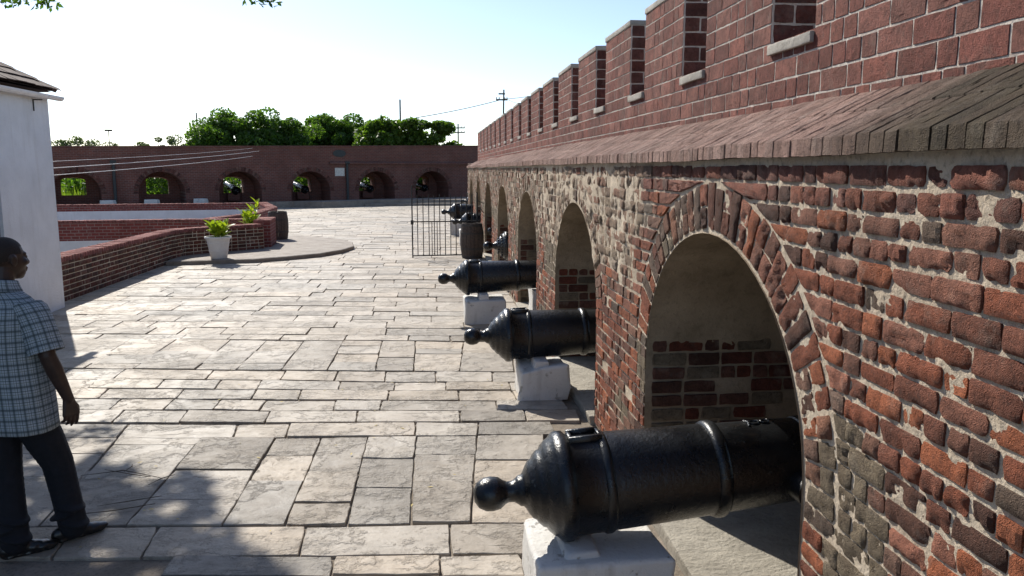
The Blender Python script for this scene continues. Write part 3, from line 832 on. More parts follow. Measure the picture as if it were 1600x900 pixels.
# prism under the ledge
lb = MB()
pr = [(FACE + .06, 2.13), (Lx0 + .022, 2.150), (Lx0 + .012, 2.196), (Lx1 + .02, 2.392), (Lx1 + .02, 2.2), (FACE + .3, 2.12)]
lb.rings([[(x, s, z + ledgeM(s, 0, 0)[2] - Lz0) for x, z in pr] for s in lin(END0 + .004, END1 - .004, .25)])
lb.build('ledge_bed', 'ledge_joint', wall)
pb = MB()
jx = PFACE + .0012
pb.box(jx, 2.15, END0 + .002, END1 - .002, 2.25, SILL - .002)
pb.build('parapet_base', 'joint', wall)
cur = END0 + .002
spans = []
for a0, a1 in CREN:
    if a0 > cur: spans.append((cur, a0))
    cur = a1
spans.append((cur, END1 - .002))
for a0, b0 in spans:
    m = MB(); m.box(jx, 2.15, a0 + .0015, b0 - .0015, SILL - .002, 3.29)
    m.build('merlon', 'joint', wall)
    m = MB(); m.box(PFACE - .010, 2.16, a0 - .006, b0 + .006, 3.288, 3.332)
    cs = m.build('coping_stone', 'dress', wall); bevel(cs, .008, 2, .006, 2 if a0 < 9 else 0)
for a0, a1 in CREN:
    m = MB(); m.box(PFACE - .020, 2.12, a0 + .004, a1 - .004, SILL - .045, SILL + .005)
    cs = m.build('sill_stone', 'dress', wall); bevel(cs, .006, 2, .005, 2 if a0 < 9 else 0)
for c in CEN:
    m = MB(); m.box(FACE - .045, DEEP - .004, c - AW - .28 if False else c - AW + .004, c + AW - .004, -.05, .055)
    cs = m.build('threshold_stone', 'threshold', wall); bevel(cs, .014, 2, .018, 3)
# ------------------------------------------------------------------ sunken ramps: low walls
def strip_wall(name, label, pts, z0, z1, th, mat='lowwall', cap='redcap', white_to=None, group=None, bricks=False):
    t = thing(name, label, 'wall', (0, 0, 0), 0, group)
    pts = [Vector((*p, 0)) for p in pts]
    nrm = []
    for i in range(len(pts)):
        d = (pts[min(i + 1, len(pts) - 1)] - pts[max(i - 1, 0)]).normalized()
        nrm.append(Vector((-d.y, d.x, 0)) * th / 2)
    def prism(za, zb, grow=0.0):
        m = MB(); rs = []
        for p, q in zip(pts, nrm):
            q = q * (1 + grow)
            gr = ground_rise(p.y) if white_to is None else 0
            rs.append([(p.x + q.x, p.y + q.y, za), (p.x + q.x, p.y + q.y, zb + gr), (p.x - q.x, p.y - q.y, zb + gr), (p.x - q.x, p.y - q.y, za)])
        m.rings(rs)
        return m
    low = z0 if white_to is None else white_to
    if white_to is not None: prism(z0, white_to, .02).build('white_base', 'white', t)
    prism(low, z1 - .07).build('brick_face' if not bricks else 'wall_core', mat if not bricks else 'mortar', t)
    if bricks:
        bs = []
        for i in range(len(pts) - 1):
            a, b = pts[i] - nrm[i], pts[i + 1] - nrm[i + 1]
            d = (b - a); L = d.length; d.normalize(); nn = -nrm[i].normalized()
            Mf = lambda u, v, h, a=a, d=d, nn=nn: tuple(a + d * u + nn * h + Vector((0, 0, v)))
            r = 0; z = 0.0
            while z < z1 - .08:
                u = 0.0
                while u < L - 1e-4:
                    w = rb.choice([.225, .112, .225]) * rb.uniform(.95, 1.05)
                    if u + w > L - .07: w = L - u
                    k = rb.uniform(.75, 1.2)
                    col = rb.choice([(.27, .09, .06), (.21, .08, .055), (.30, .12, .09), (.17, .085, .065), (.25, .12, .09)])
                    P = [(u + .007, z + .007), (u + w - .007, z + .007), (u + w - .007, z + .077), (u + .007, z + .077)]
                    put(bs, P, Mf, rb.uniform(.003, .009), tuple(x * k for x in col), nn, cap=1)
                    u += w
                z += .084; r += 1
        lay(bs, 'brick', 'brick', t, 220, 'smaller_bricks')
    # coping of bricks on edge
    cp = []
    for i in range(len(pts) - 1):
        a, b = pts[i], pts[i + 1]
        d = b - a; L = d.length; d.normalize(); q = nrm[i].normalized()
        u = 0
        while u < L - .02:
            w = min(.10 * rb.uniform(.9, 1.1), L - u)
            gz_ = ground_rise(a.y + d.y * u) if white_to is None else 0
            Mf = lambda x, y, h, a=a, d=d, q=q, gz_=gz_: tuple(a + d * x + q * y + Vector((0, 0, z1 - .006 + gz_ + h)))
            P = [(u + .003, -th / 2 - .012), (u + w - .003, -th / 2 - .012), (u + w - .003, th / 2 + .012), (u + .003, th / 2 + .012)]
            k = rb.uniform(.8, 1.15)
            put(cp, P, Mf, rb.uniform(0, .006), tuple(x * k for x in (.33, .12, .10)), Vector((0, 0, 1)), back=.07, cap=1)
            u += w
    lay(cp, 'coping_brick', 'redcap', t, 60, 'smaller_coping_bricks')
    return t

arcpts = [(-5.98, 12.75), (-5.98, 15.5), (-5.97, 18.6), (-5.85, 19.3), (-5.4, 19.9), (-4.85, 20.4), (-4.32, 20.9)]
strip_wall('low_brick_wall', 'low curved brick wall running from the white house to the planters', arcpts, -.95, .72, .34, bricks=True)
strip_wall('low_brick_wall', 'low brick wall end pier next to the dark barrel', [(-4.30, 21.1), (-4.42, 22.5)], -.95, .80, .40)
strip_wall('low_brick_wall', 'brick parapet with white base behind the curved wall, across the near ramp', [(-24, 21.6), (-12, 22.1), (-7, 22.75), (-4.55, 22.72)], -.95, .74, .34, white_to=.2)
strip_wall('low_brick_wall', 'short red brick wall slanting back behind the taller leafy plant', [(-6.15, 23.1), (-5.5, 25.6), (-5.6, 29.5), (-6.6, 32.8)], -.95, .74, .3)
strip_wall('low_brick_wall', 'farther low brick parapet over a tall white base, below the arched back wall', [(-30, 30.4), (-14, 32.0), (-6.8, 33.1)], -.95, .76, .34, white_to=.5)
rf = MB()
slabz = -.93
rf.add([(-40, 12.9, slabz), (-5.5, 12.9, slabz), (-4.2, 22.7, slabz), (-5, 33.5, slabz), (-40, 33.5, slabz)], [(0, 1, 2, 3, 4)])
tag(rf.build('ramp_floor', 'concrete'), 'sunken concrete floor between the low brick walls', None, None, 'structure')

# ------------------------------------------------------------------ white house on the left
hs = thing('white_house', 'white plastered house with dark shingled hip roof and white gutter', 'house')
FX, FY, EZ = -5.6, 12.72, 3.14
m = MB()
wy0, wy1, wz0, wz1 = 10.05, 11.16, 0.95, 2.0
def wallgrid(y0, y1, z0, z1):
    ny, nz = max(1, round((y1 - y0) / .3)), max(1, round((z1 - z0) / .3))
    vs = [(FX + .008 * fn(y0 + (y1 - y0) * i / ny, z0 + (z1 - z0) * j / nz, 4), y0 + (y1 - y0) * i / ny, z0 + (z1 - z0) * j / nz) for i in range(ny + 1) for j in range(nz + 1)]
    m.add(vs, [(i * (nz + 1) + j, (i + 1) * (nz + 1) + j, (i + 1) * (nz + 1) + j + 1, i * (nz + 1) + j + 1) for i in range(ny) for j in range(nz)])
wallgrid(-6, wy0, -.6, EZ); wallgrid(wy1, FY, -.6, EZ); wallgrid(wy0, wy1, -.6, wz0); wallgrid(wy0, wy1, wz1, EZ)
m.add([(FX, FY, -1), (-13, FY, -1), (-13, FY, EZ), (FX, FY, EZ)], [(0, 1, 2, 3)])
m.add([(-13, FY, -1), (-13, -6, -1), (-13, -6, EZ), (-13, FY, EZ)], [(0, 1, 2, 3)])
m.add([(FX, -6, -1), (-13, -6, -1), (-13, -6, EZ), (FX, -6, EZ)], [(3, 2, 1, 0)])
for ya, yb, za, zb in ((wy0, wy0, wz0, wz1), (wy1, wy1, wz0, wz1)):
    m.add([(FX, ya, za), (FX - .16, ya, za), (FX - .16, ya, zb), (FX, ya, zb)], [(0, 1, 2, 3)])
m.add([(FX, wy0, wz0), (FX, wy1, wz0), (FX - .16, wy1, wz0), (FX - .16, wy0, wz0)], [(0, 1, 2, 3)])
m.add([(FX, wy0, wz1), (FX, wy1, wz1), (FX - .16, wy1, wz1), (FX - .16, wy0, wz1)], [(3, 2, 1, 0)])
m.build('wall', 'white', hs)
wf = MB()
for a0, a1, b0, b1 in ((wy0, wy1, wz0, wz0 + .06), (wy0, wy1, wz1 - .06, wz1), (wy0, wy0 + .06, wz0 + .06, wz1 - .06), (wy1 - .06, wy1, wz0 + .06, wz1 - .06)):
    wf.box(FX - .10, FX - .045, a0 + .001, a1 - .001, b0 + .001, b1 - .001)
win = wf.build('window', 'shutter', hs)
sh = MB()
k = wz0 + .07
while k < wz1 - .1:
    sh.add([(FX - .06, wy0 + .06, k), (FX - .06, wy1 - .06, k), (FX - .1, wy1 - .06, k + .045), (FX - .1, wy0 + .06, k + .045)], [(0, 1, 2, 3)])
    sh.add([(FX - .1, wy0 + .06, k + .045), (FX - .1, wy1 - .06, k + .045), (FX - .1, wy1 - .06, k + .055), (FX - .1, wy0 + .06, k + .055)], [(0, 1, 2, 3)])
    k += .055
sh.build('shutter', 'shutter', win)
# roof
TP = .60
ex, ey, ez = FX + .12, FY + .02, EZ + .10
rm = MB()
hip = lambda t: (ex - t, ey - t, ez + TP * t)
T = 3.9
rm.add([(ex, -6.3, ez), (ex, ey, ez), hip(T), (ex - T, -6.3 + T, ez + TP * T), (-13.25, ey, ez), (-13.25, -6.3, ez)],
       [(0, 1, 2, 3), (1, 4, 2), (4, 5, 3, 2), (5, 0, 3)])
rm.add([(ex - .02, -6.3, ez - .02), (ex - .02, ey - .02, ez - .02), (-13.25, ey - .02, ez - .02), (-13.25, -6.3, ez - .02)], [(0, 1, 2, 3)])
roof = rm.build('roof', 'tile', hs)
tp = []
cs_, sn_ = math.cos(math.atan(TP)), math.sin(math.atan(TP))
for r in range(17):
    v0 = r * .235
    x_in = v0 * cs_
    y = ey - x_in + .02 - (.12 if r % 2 else 0)
    while y > 1:
        w = .245 * rb.uniform(.96, 1.02)
        tl = rb.uniform(.012, .03)
        def Mf(u, v, h, v0=v0, tl=tl):
            q = (v - v0) / .27
            hh = h + tl * (1 - q)
            return (ex + .03 - v * cs_ + hh * sn_, u, ez + v * sn_ + hh * cs_)
        yb = min(y, ey - (v0 + .25) * cs_)
        P = [(y - w + .003, v0), (y - .003, v0), (yb - .003, v0 + .27), (y - w + .003, v0 + .27)]
        k = rb.uniform(.65, 1.3)
        cen = Mf(y - w / 2, v0 + .1, 0)
        vs, fs = piece(P, Mf, .012, .0, 0, rb, .003, .002)
        tp.append((shows(cen, Vector((sn_, 0, cs_)), .05) if y > 9 else 0, vs, fs, None))
        y -= w
lay(tp, 'roof_tile', 'tile', roof, 150, 'smaller_roof_tiles', False)
hm = MB()
for r in range(18):
    t0, t1 = r * .21 - .03, r * .21 + .24
    a, b = Vector(hip(t0)), Vector(hip(t1))
    for q in (a, b): q.z += .035
    w = .09
    hm.add([(a.x + w, a.y - w, a.z - .03), (a.x, a.y, a.z + .03), (a.x - w, a.y + w, a.z - .03), (b.x - w, b.y + w, b.z - .045), (b.x, b.y, b.z + .012), (b.x + w, b.y - w, b.z - .045)], [(0, 1, 4, 5), (1, 2, 3, 4), (0, 5, 4, 3, 2, 1)])
hm.build('hip_tiles', 'tile', roof)
gm = MB()
gx_ = FX + .13
prof = [(math.cos(a) * .062, math.sin(a) * .062) for a in [PI + PI * i / 8 for i in range(9)]]
prof = prof + [(x * .88, z * .88) for x, z in reversed(prof)]
gm.rings([[(gx_ + x, y, 3.16 + z - .0 * y) for x, z in prof] for y in (-6, 4, 8, 11, FY + .12)])
gt = gm.build('gutter', 'gutter', hs)
for y in (10.6, 12.25):
    b = MB()
    b.box(FX + .002, gx_, y, y + .02, 3.07, 3.085); b.box(FX + .002, FX + .012, y, y + .02, 2.92, 3.085)
    b.build('gutter_bracket', 'bar', gt)
    b = MB(); b.lathe([(-.02, .066), (.02, .066)], 14, None, 'z')
    b2 = MB(); b2.rings([[(gx_ + x * 1.08, y + dy + .12, 3.16 + z * 1.08) for x, z in prof] for dy in (-.02, .02)])
    b2.build('gutter_joint', 'gutter', gt)

# ------------------------------------------------------------------ guns
def profile(L=2.75, s=1.0):
    p = [(-.43, .001), (-.43, .03), (-.41, .062), (-.375, .081), (-.342, .084), (-.305, .077), (-.28, .058), (-.262, .05), (-.235, .052), (-.215, .066), (-.205, .075),
         (-.19, .077), (-.18, .09), (-.165, .118), (-.15, .14), (-.135, .148), (-.125, .165), (-.105, .185), (-.09, .19), (-.08, .208), (-.055, .232), (-.04, .24), (-.03, .252),
         (-.015, .266), (.005, .27), (.03, .268), (.045, .254), (.052, .246), (.19, .243), (.195, .250), (.205, .254), (.222, .254), (.232, .250), (.237, .242),
         (.74, .226), (.745, .236), (.76, .242), (.785, .242), (.80, .236), (.806, .222), (1.22, .205), (1.225, .213), (1.26, .213), (1.266, .2),
         (1.95, .175), (1.955, .184), (1.99, .184), (1.996, .172), (2.45, .155), (2.6, .165), (2.68, .19), (2.72, .192), (2.75, .175), (2.752, .08), (2.5, .078), (2.3, .001)]
    return [(x * s, r * s) for x, r in p]
def gun(label, loc, rz, tilt, s=1.0, group='black iron guns along the gun wall', ornate=False, fine=True, emblem=False, n=48):
    t = thing('cannon', label, 'cannon', loc, rz, group)
    t.rotation_euler = (0, -tilt, rz)
    b = MB(); b.lathe(profile(s=s), n if fine else 20, None, 'x')
    o = sharp(b.build('barrel', 'iron', t), 50)
    for sg in (1, -1):
        tr = MB()
        tr.rings([[(1.15 * s + .075 * s * math.cos(a), sg * y, .075 * s * math.sin(a) - .05 * s) for a in [2 * PI * i / 16 for i in range(16)]] for y in (.15 * s, .33 * s)])
        sharp(tr.build('trunnion', 'iron', t), 40)
    if fine:
        v = MB()                                                      # raised frame of the vent field
        z = .246 * s
        for a0, a1, b0, b1 in ((.05, .215, -.065, -.045), (.05, .215, .045, .065), (.05, .07, -.045, .045), (.195, .215, -.045, .045)):
            v.box(a0 * s, a1 * s, b0 * s, b1 * s, z - .03 * s, z + .018 * s)
        v.box(.07 * s, .195 * s, -.045 * s, .045 * s, z - .05 * s, z - .004)
        bevel(v.build('vent_frame', 'iron', t), .003, 1)
    if emblem:
        e = MB()
        for cx, rr in ((1.0, .026), (1.055, .02)):
            pts = [(cx * s + rr * math.cos(a), rr * math.sin(a) * .9, .2165 * s + .002 - rr * abs(math.sin(a)) * .12) for a in [2 * PI * i / 20 for i in range(21)]]
            e.tube(pts, .006, 6)
        e.tube([(.965 * s, -.04, .214 * s), (.972 * s, 0, .221 * s), (.965 * s, .04, .214 * s)], .006, 6)
        sharp(e.build('scroll', 'iron', t), 60)
    if ornate:
        d = MB()
        for ring_, rr, x in ((22, .205, -.085), (30, .25, -.02), (14, .14, -.15)):
            for i in range(ring_):
                a = 2 * PI * i / ring_
                c = Vector((x * s, math.cos(a) * rr * s, math.sin(a) * rr * s))
                d.lathe([(-.018, .004), (-.012, .014), (0, .019), (.012, .014), (.018, .004)], 6, None, 'x', c)
        sharp(d.build('cast_ornament', 'iron', t), 60)['kind'] = 'stuff'
    return t
T1 = R(4.5)
gun('largest black cannon with square vent frame, nearest the brick wall corner', (.625, 3.72, .545), 0, T1, 1.0, emblem=True)
gun('black cannon in the second arch above a bulging white block', (.71, 7.36, .545), 0, R(1.5), .94)
gun('black cannon in the third arch above a squared white block', (.50, 11.02, .60), 0, R(2), .92)
gun('black cannon set back in the fourth arch with ornate cast breech', (1.40, 14.6, .70), R(-3), R(1), .98, ornate=True)
gun('black cannon hidden deep in the fifth arch with only its knob showing', (1.72, 18.45, .68), 0, R(1), .9)
gun('black cannon behind gate bars and wooden barrel in the sixth arch', (1.02, 22.1, .66), 0, R(1), .92)
gun('black cannon behind the gate bars in the seventh arch', (.80, 25.75, .74), 0, R(1), .98)
gun('small far black cannon beyond the end of the gun wall, nearer of the two', (1.55, 30.2, .90), 0, R(2), .9, fine=False)
gun('small far black cannon beyond the end of the gun wall, farther of the two', (2.05, 35.5, 1.05), 0, R(2), .9, fine=False)

def block(label, x0, x1, y0, y1, h, chock=None, jit=.03, base=0.0, taper=.0):
    t = thing('gun_block', label, 'block', ((x0 + x1) / 2, (y0 + y1) / 2, base), 0, 'white gun blocks under the cannons')
    m = MB(); a, b = (x1 - x0) / 2, (y1 - y0) / 2
    m.add([(-a, -b, -.02), (a, -b, -.02), (a, b, -.02), (-a, b, -.02), (-a + taper, -b + taper, h), (a - taper, -b + taper, h), (a - taper, b - taper, h), (-a + taper, b - taper, h)],
          [(3, 2, 1, 0), (4, 5, 6, 7), (0, 1, 5, 4), (1, 2, 6, 5), (2, 3, 7, 6), (3, 0, 4, 7)])
    bevel(m.build('body', 'plinth', t), .03, 3, jit, 1)
    if chock:
        cx, cw, ch = chock
        m = MB()
        m.add([(cx - cw / 2, -b * .8, h - .02), (cx + cw / 2, -b * .8, h - .02), (cx + cw / 2, b * .8, h - .02), (cx - cw / 2, b * .8, h - .02),
               (cx - cw * .4, -b * .75, h + ch), (cx + cw * .4, -b * .75, h + ch), (cx + cw * .4, b * .75, h + ch), (cx - cw * .4, b * .75, h + ch)],
              [(3, 2, 1, 0), (4, 5, 6, 7), (0, 1, 5, 4), (1, 2, 6, 5), (2, 3, 7, 6), (3, 0, 4, 7)])
        bevel(m.build('chock', 'plinth', t), .02, 2, .012, 1)
    return t
block('whitewashed block under the largest cannon, cut by the bottom of the photo', .47, 1.12, 3.42, 3.98, .275, (-.10, .2, .03))
block('bulging white block under the second cannon', .79, 1.25, 6.98, 7.50, .30, (-.02, .16, .06), .06)
block('squared white block under the third cannon', .46, 1.02, 10.65, 11.2, .33, (-.02, .15, .08), .02)
block('narrow white block at the arch mouth supporting the third cannon', 1.42, 1.75, 10.85, 11.45, .42)
block('white block under the ornate cannon', 1.5, 2.0, 14.3, 14.9, .46)
block('white block under the deep set cannon in the fifth arch', 1.75, 2.2, 18.2, 18.7, .46)
block('white block under the sixth cannon beside the wooden barrel', .82, 1.3, 21.9, 22.5, .43)
block('white block under the seventh cannon behind the gate', .66, 1.2, 25.5, 26.1, .49)
block('white block under the nearer far cannon', 1.5, 2.2, 29.9, 30.5, .70)
block('white block under the farther far cannon', 2.0, 2.7, 35.2, 35.8, .88)

# ------------------------------------------------------------------ barrels
def barrel(label, loc, h=.82, r0=.235, r1=.285):
    t = thing('wooden_barrel', label, 'barrel', loc, 0, 'dark wooden barrels')
    ns = 18
    for i in range(ns):
        a0, a1 = 2 * PI * i / ns + .012, 2 * PI * (i + 1) / ns - .012
        mb = MB(); rs = []
        for j in range(9):
            f = j / 8; r = r0 + (r1 - r0) * math.sin(PI * f) ** .8
            rs.append([(r * math.cos(a), r * math.sin(a), h * f) for a in (a0, (a0 + a1) / 2, a1)] + [((r - .025) * math.cos(a), (r - .025) * math.sin(a), h * f) for a in (a1, a0)])
        mb.rings(rs); mb.build('stave', 'stave', t)
    for f in (.06, .28, .72, .94):
        r = r0 + (r1 - r0) * math.sin(PI * f) ** .8 + .004
        mb = MB(); mb.lathe([(h * f - .025, r - .006), (h * f - .024, r), (h * f + .024, r), (h * f + .025, r - .006)], 32)
        sharp(mb.build('hoop', 'hoop', t), 40)
    mb = MB(); mb.lathe([(h - .05, .01), (h - .05, r0 + .002), (h - .03, r0 - .01), (h - .03, .01)], 28); mb.build('lid', 'stave', t)
    return t
barrel('weathered wooden barrel standing against the arched wall beside the iron gate', (1.0, 18.93, 0), .83, .235, .283)
barrel('dark wooden barrel behind the end of the low curved wall', (-4.34, 23.5, .1), .80, .25, .295)

# ------------------------------------------------------------------ potted plants
rl = random.Random(3)
lf = MB()
prof = [(0, .0), (.2, .6), (.45, 1), (.7, .8), (.9, .35), (1, .02)]
for sg in (-1, 1):
    vs = []
    for f, w in prof:
        bend = -.28 * f * f
        vs += [(f, 0, bend), (f, sg * w * .25, bend + .05 * w)]
    lf.add(vs, [(2 * i, 2 * i + 1, 2 * i + 3, 2 * i + 2) for i in range(len(prof) - 1)])
def potted(label, loc, stems, hh, spread, tall):
    t = thing('potted_plant', label, 'plant', loc, 0, 'yellow green plants in white planters')
    p = MB(); p.lathe([(0, .01), (0, .165), (.02, .18), (.16, .205), (.165, .212), (.19, .212), (.195, .208), (.33, .235), (.335, .242), (.36, .242), (.365, .238), (.44, .255), (.445, .285), (.475, .295), (.495, .288), (.495, .262), (.40, .25), (.40, .01)], 36)
    sharp(p.build('pot', 'pot', t), 35)
    s = MB(); s.lathe([(.405, .01), (.42, .12), (.405, .25)], 20); s.build('soil', 'soil', t)
    me = None
    for k in range(stems):
        a = 2 * PI * k / stems + rl.uniform(-.3, .3); r = rl.uniform(.02, .11); lean = rl.uniform(.03, spread)
        H = hh * rl.uniform(.75, 1.05) * (1.25 if tall and k == 0 else 1)
        p0 = Vector((r * math.cos(a), r * math.sin(a), .40)); p1 = p0 + Vector((math.cos(a) * lean, math.sin(a) * lean, H))
        sm = MB(); sm.tube([p0, p0.lerp(p1, .5) + Vector((0, 0, .02)), p1], [.011, .008, .004], 5); sm.build('stem', 'grass', t)
        nl = 13
        for j in range(nl):
            f = .25 + .75 * j / (nl - 1)
            base = p0.lerp(p1, f)
            if me is None:
                o = lf.build('leaf', 'croton', t, True); me = o.data
            else:
                o = bpy.data.objects.new('leaf', me); COL.objects.link(o); o.parent = t
            o.location = base
            up = rl.uniform(.35, .8) + .5 * f
            o.rotation_euler = (rl.uniform(-.3, .3), -up, j * 2.4 + rl.uniform(-.3, .3))
            z = rl.uniform(.75, 1.15); o.scale = (.235 * z, .21 * z, .235 * z)
    return t
potted('yellow green leafy plant in a ribbed white planter standing on the apron', (-4.76, 18.55, .1), 7, .33, .17, False)
potted('taller yellow green plant behind the low wall, left of the dark barrel', (-4.72, 21.75, -.02), 7, .62, .14, True)

# ------------------------------------------------------------------ iron gate
gt_ = thing('iron_gate', 'open wrought iron bar gate standing across the court by the barrel', 'gate', (-.41, 19.05, 0), R(5.5))
def bar(x, z0, z1, r, nm='gate_bar'):
    m = MB(); m.tube([(x, 0, z0), (x, 0, (z0 + z1) / 2), (x, 0, z1)], r, 6); m.build(nm, 'bar', gt_)
bar(0, .0, 1.72, .016, 'gate_post')
for k, x in enumerate((.125, .26, .395, .525, .655, .785, .915, 1.045, 1.175, 1.30, 1.43)):
    bar(x, .055, 1.50 if k % 2 == 0 else 1.47, .0105)
bar(.465, .055, .86, .009); bar(.59, .055, .86, .009)
bar(1.56, .0, 1.55, .016, 'gate_post')
for z in (.05, .86):
    m = MB(); m.box(-.01, 1.6, -.008, .008, z - .014, z + .014); m.build('gate_rail', 'bar', gt_)
m = MB(); m.box(-.035, .03, -.03, .03, .80, .9); m.build('gate_latch', 'bar', gt_)
m = MB(); m.tube([(1.56, 0, 1.35), (1.72, -.06, 1.28), (1.6, 0, 1.2), (1.72, -.06, 1.05)], .01, 6); m.build('gate_stay', 'bar', gt_)

# ------------------------------------------------------------------ arched rampart across the far end
A0 = Vector((2.7, 48.0)); DD = Vector((20.7, 10.0)).normalized(); LL = 40.0
org = A0 - DD * LL
ang = math.atan2(DD.y, DD.x)
fw = thing('back_rampart', 'dark brick rampart with round arched gun recesses across the far end of the court', 'wall', (org.x, org.y, 0), ang)
def fl(x, y): d = Vector((x, y)) - org; return d.dot(DD)
fc = [LL - q for q in (2.79, 6.2, 9.95, 13.6, 17.3, 21.0, 24.7, 28.4)]
fc.sort()
FT = 3.3                          # top
RW, RSP, RB, RD = 1.06, .92, 1.06, 1.5
def ftop(s): return 3.02 + .4 * (s - 15) / 25
fb = MB(); rec = MB(); out = MB(); ringm = []
def addq(mb, q): mb.add(q, [(0, 1, 2, 3)])
cur = -10.0
END = LL + 12
for c in fc + [None]:
    e = END if c is None else c - RW
    nn = max(1, round((e - cur) / 1.5))
    for i in range(nn):
        a, b = cur + (e - cur) * i / nn, cur + (e - cur) * (i + 1) / nn
        addq(fb, [(a, 0, -.5), (b, 0, -.5), (b, 0, ftop(b)), (a, 0, ftop(a))])
    if c is None: break
    N = 20
    pr = [(c - RW * math.cos(PI * i / N), RSP + RB * math.sin(PI * i / N)) for i in range(N + 1)]
    for i in range(N):
        (a, za), (b, zb) = pr[i], pr[i + 1]
        addq(fb, [(a, 0, za), (b, 0, zb), (b, 0, ftop(b)), (a, 0, ftop(a))])
    full = [(c - RW, -.3)] + pr + [(c + RW, -.3)]
    for i in range(len(full) - 1):
        (a, za), (b, zb) = full[i], full[i + 1]
        addq(rec, [(a, 0, za), (b, 0, zb), (b, RD, zb), (a, RD, za)])
    pw, p0, p1 = .52, .86, 1.52
    n2 = len(full)
    port = [(c - pw, p0)] + [(c - pw * math.cos(PI * i / N), p1 + .2 * math.sin(PI * i / N) + 0) for i in range(N + 1)] + [(c + pw, p0)]
    vs = [(a, RD, z) for a, z in full] + [(a, RD, z) for a, z in port] + [(c + (a - c) * 1.3, RD + 1.2, z - .05) for a, z in port]
    rec.add(vs, [(j, j + 1, n2 + j + 1, n2 + j) for j in range(n2 - 1)] + [(n2 + j, n2 + j + 1, 2 * n2 + j + 1, 2 * n2 + j) for j in range(n2 - 1)] + [(0, n2, 2 * n2 - 1, n2 - 1), (n2, 2 * n2, 3 * n2 - 1, 2 * n2 - 1)])
    # bricks of the arch ring
    for k in range(31):
        t0, t1 = PI * k / 31 + .012, PI * (k + 1) / 31 - .012
        e_ = lambda t, d: (c - (RW + d) * math.cos(t), RSP + (RB + d) * math.sin(t))
        P = [e_(t0, 0.01), e_(t1, 0.01), e_(t1, .22), e_(t0, .22)]
        k_ = rb.uniform(.6, 1.35)
        vs_, fs_ = piece(P, lambda u, v, h: (u, -h, v), .012, .02, 0, rb, .003, .001)
        ringm.append((1, vs_, fs_, tuple(x * k_ for x in rb.choice([(.19, .075, .057), (.20, .11, .085), (.15, .068, .055)]))))
    cur = c + RW
fb.build('brick_face', 'rampart', fw)
rec.build('gun_recess', 'rampart', fw)
lay(ringm, 'arch_brick', 'brick', fw, 0, 'arch_bricks', False)
o_ = MB()
cur = -10
for c in fc + [None]:
    e = END if c is None else c - .68
    o_.add([(cur, RD + 1.2, -1), (e, RD + 1.2, -1), (e, RD + 1.2, ftop(e)), (cur, RD + 1.2, ftop(cur))], [(3, 2, 1, 0)])
    if c:
        a, b = c - .68, c + .68
        o_.add([(a, RD + 1.2, -1), (b, RD + 1.2, -1), (b, RD + 1.2, .81), (a, RD + 1.2, .81)], [(3, 2, 1, 0)])
        o_.add([(a, RD + 1.2, 1.66), (b, RD + 1.2, 1.66), (b, RD + 1.2, ftop(b)), (a, RD + 1.2, ftop(a))], [(3, 2, 1, 0)])
        cur = b
o_.add([(-10, 0, -1), (-10, RD + 1.2, -1), (-10, RD + 1.2, ftop(-10)), (-10, 0, ftop(-10))], [(0, 1, 2, 3)])
o_.add([(END, 0, -1), (END, RD + 1.2, -1), (END, RD + 1.2, ftop(END)), (END, 0, ftop(END))], [(3, 2, 1, 0)])
o_.build('outer_face', 'rampart', fw)
cpm = MB()
for i in range(-6, 30):
    a, b = i * 1.8 + .006, (i + 1) * 1.8 - .006
    if b > END: break
    cpm.add([(a, -.05, ftop(a)), (b, -.05, ftop(b)), (b, RD + 1.25, ftop(b)), (a, RD + 1.25, ftop(a)), (a, -.04, ftop(a) + .06), (b, -.04, ftop(b) + .06), (b, RD + 1.24, ftop(b) + .06), (a, RD + 1.24, ftop(a) + .06)],
            [(3, 2, 1, 0), (4, 5, 6, 7), (0, 1, 5, 4), (1, 2, 6, 5), (2, 3, 7, 6), (3, 0, 4, 7)])
cpm.build('coping', 'rampart', fw)
lm = MB()
a, b = LL - 8.9, LL + 10
lm.add([(a, -.16, 2.43), (b, -.16, 2.43), (b, 0, 2.53), (a, 0, 2.53), (a, -.16, 2.36), (b, -.16, 2.36), (b, 0, 2.36), (a, 0, 2.36)], [(0, 1, 2, 3), (4, 5, 1, 0), (7, 6, 5, 4), (0, 3, 7, 4), (1, 5, 6, 2)])
lm.build('string_course', 'rampart', fw)
pl = MB(); s_ = fl(-4.8, 44.38)
pl.rings([[(s_ + .36 * math.cos(a), y, 2.93 + .19 * math.sin(a)) for a in [2 * PI * i / 24 for i in range(24)]] for y in (-.03, 0)])
tag(pl.build('oval_plaque', 'dark'), 'small dark oval plaque high on the far brick rampart', 'plaque')
bpy.data.objects['oval_plaque'].location = fw.location; bpy.data.objects['oval_plaque'].rotation_euler = (0, 0, ang)
pl = MB(); pl.box(s_ - .28, s_ + .25, -.035, -.002, 1.72, 2.16)
o = tag(pl.build('white_plaque', 'plaque'), 'square white plaque on the far rampart between two arches', 'plaque'); o.location = fw.location; o.rotation_euler = (0, 0, ang)
for px, nm in ((-4.45, 'dark drainpipe on the far rampart beside the white plaque'), (-14.75, 'dark drainpipe on the far rampart between the two left openings')):
    py = 44.38 + (px + 4.8) * .483
    s_ = fl(px, py)
    m = MB(); m.tube([(s_, -.08, .4), (s_, -.08, 2.36)], .07, 8); m.box(s_ - .13, s_ + .13, -.16, -.01, 2.36, 2.5)
    o = tag(m.build('drainpipe', 'dark'), nm, 'pipe'); o.location = fw.location; o.rotation_euler = (0, 0, ang)
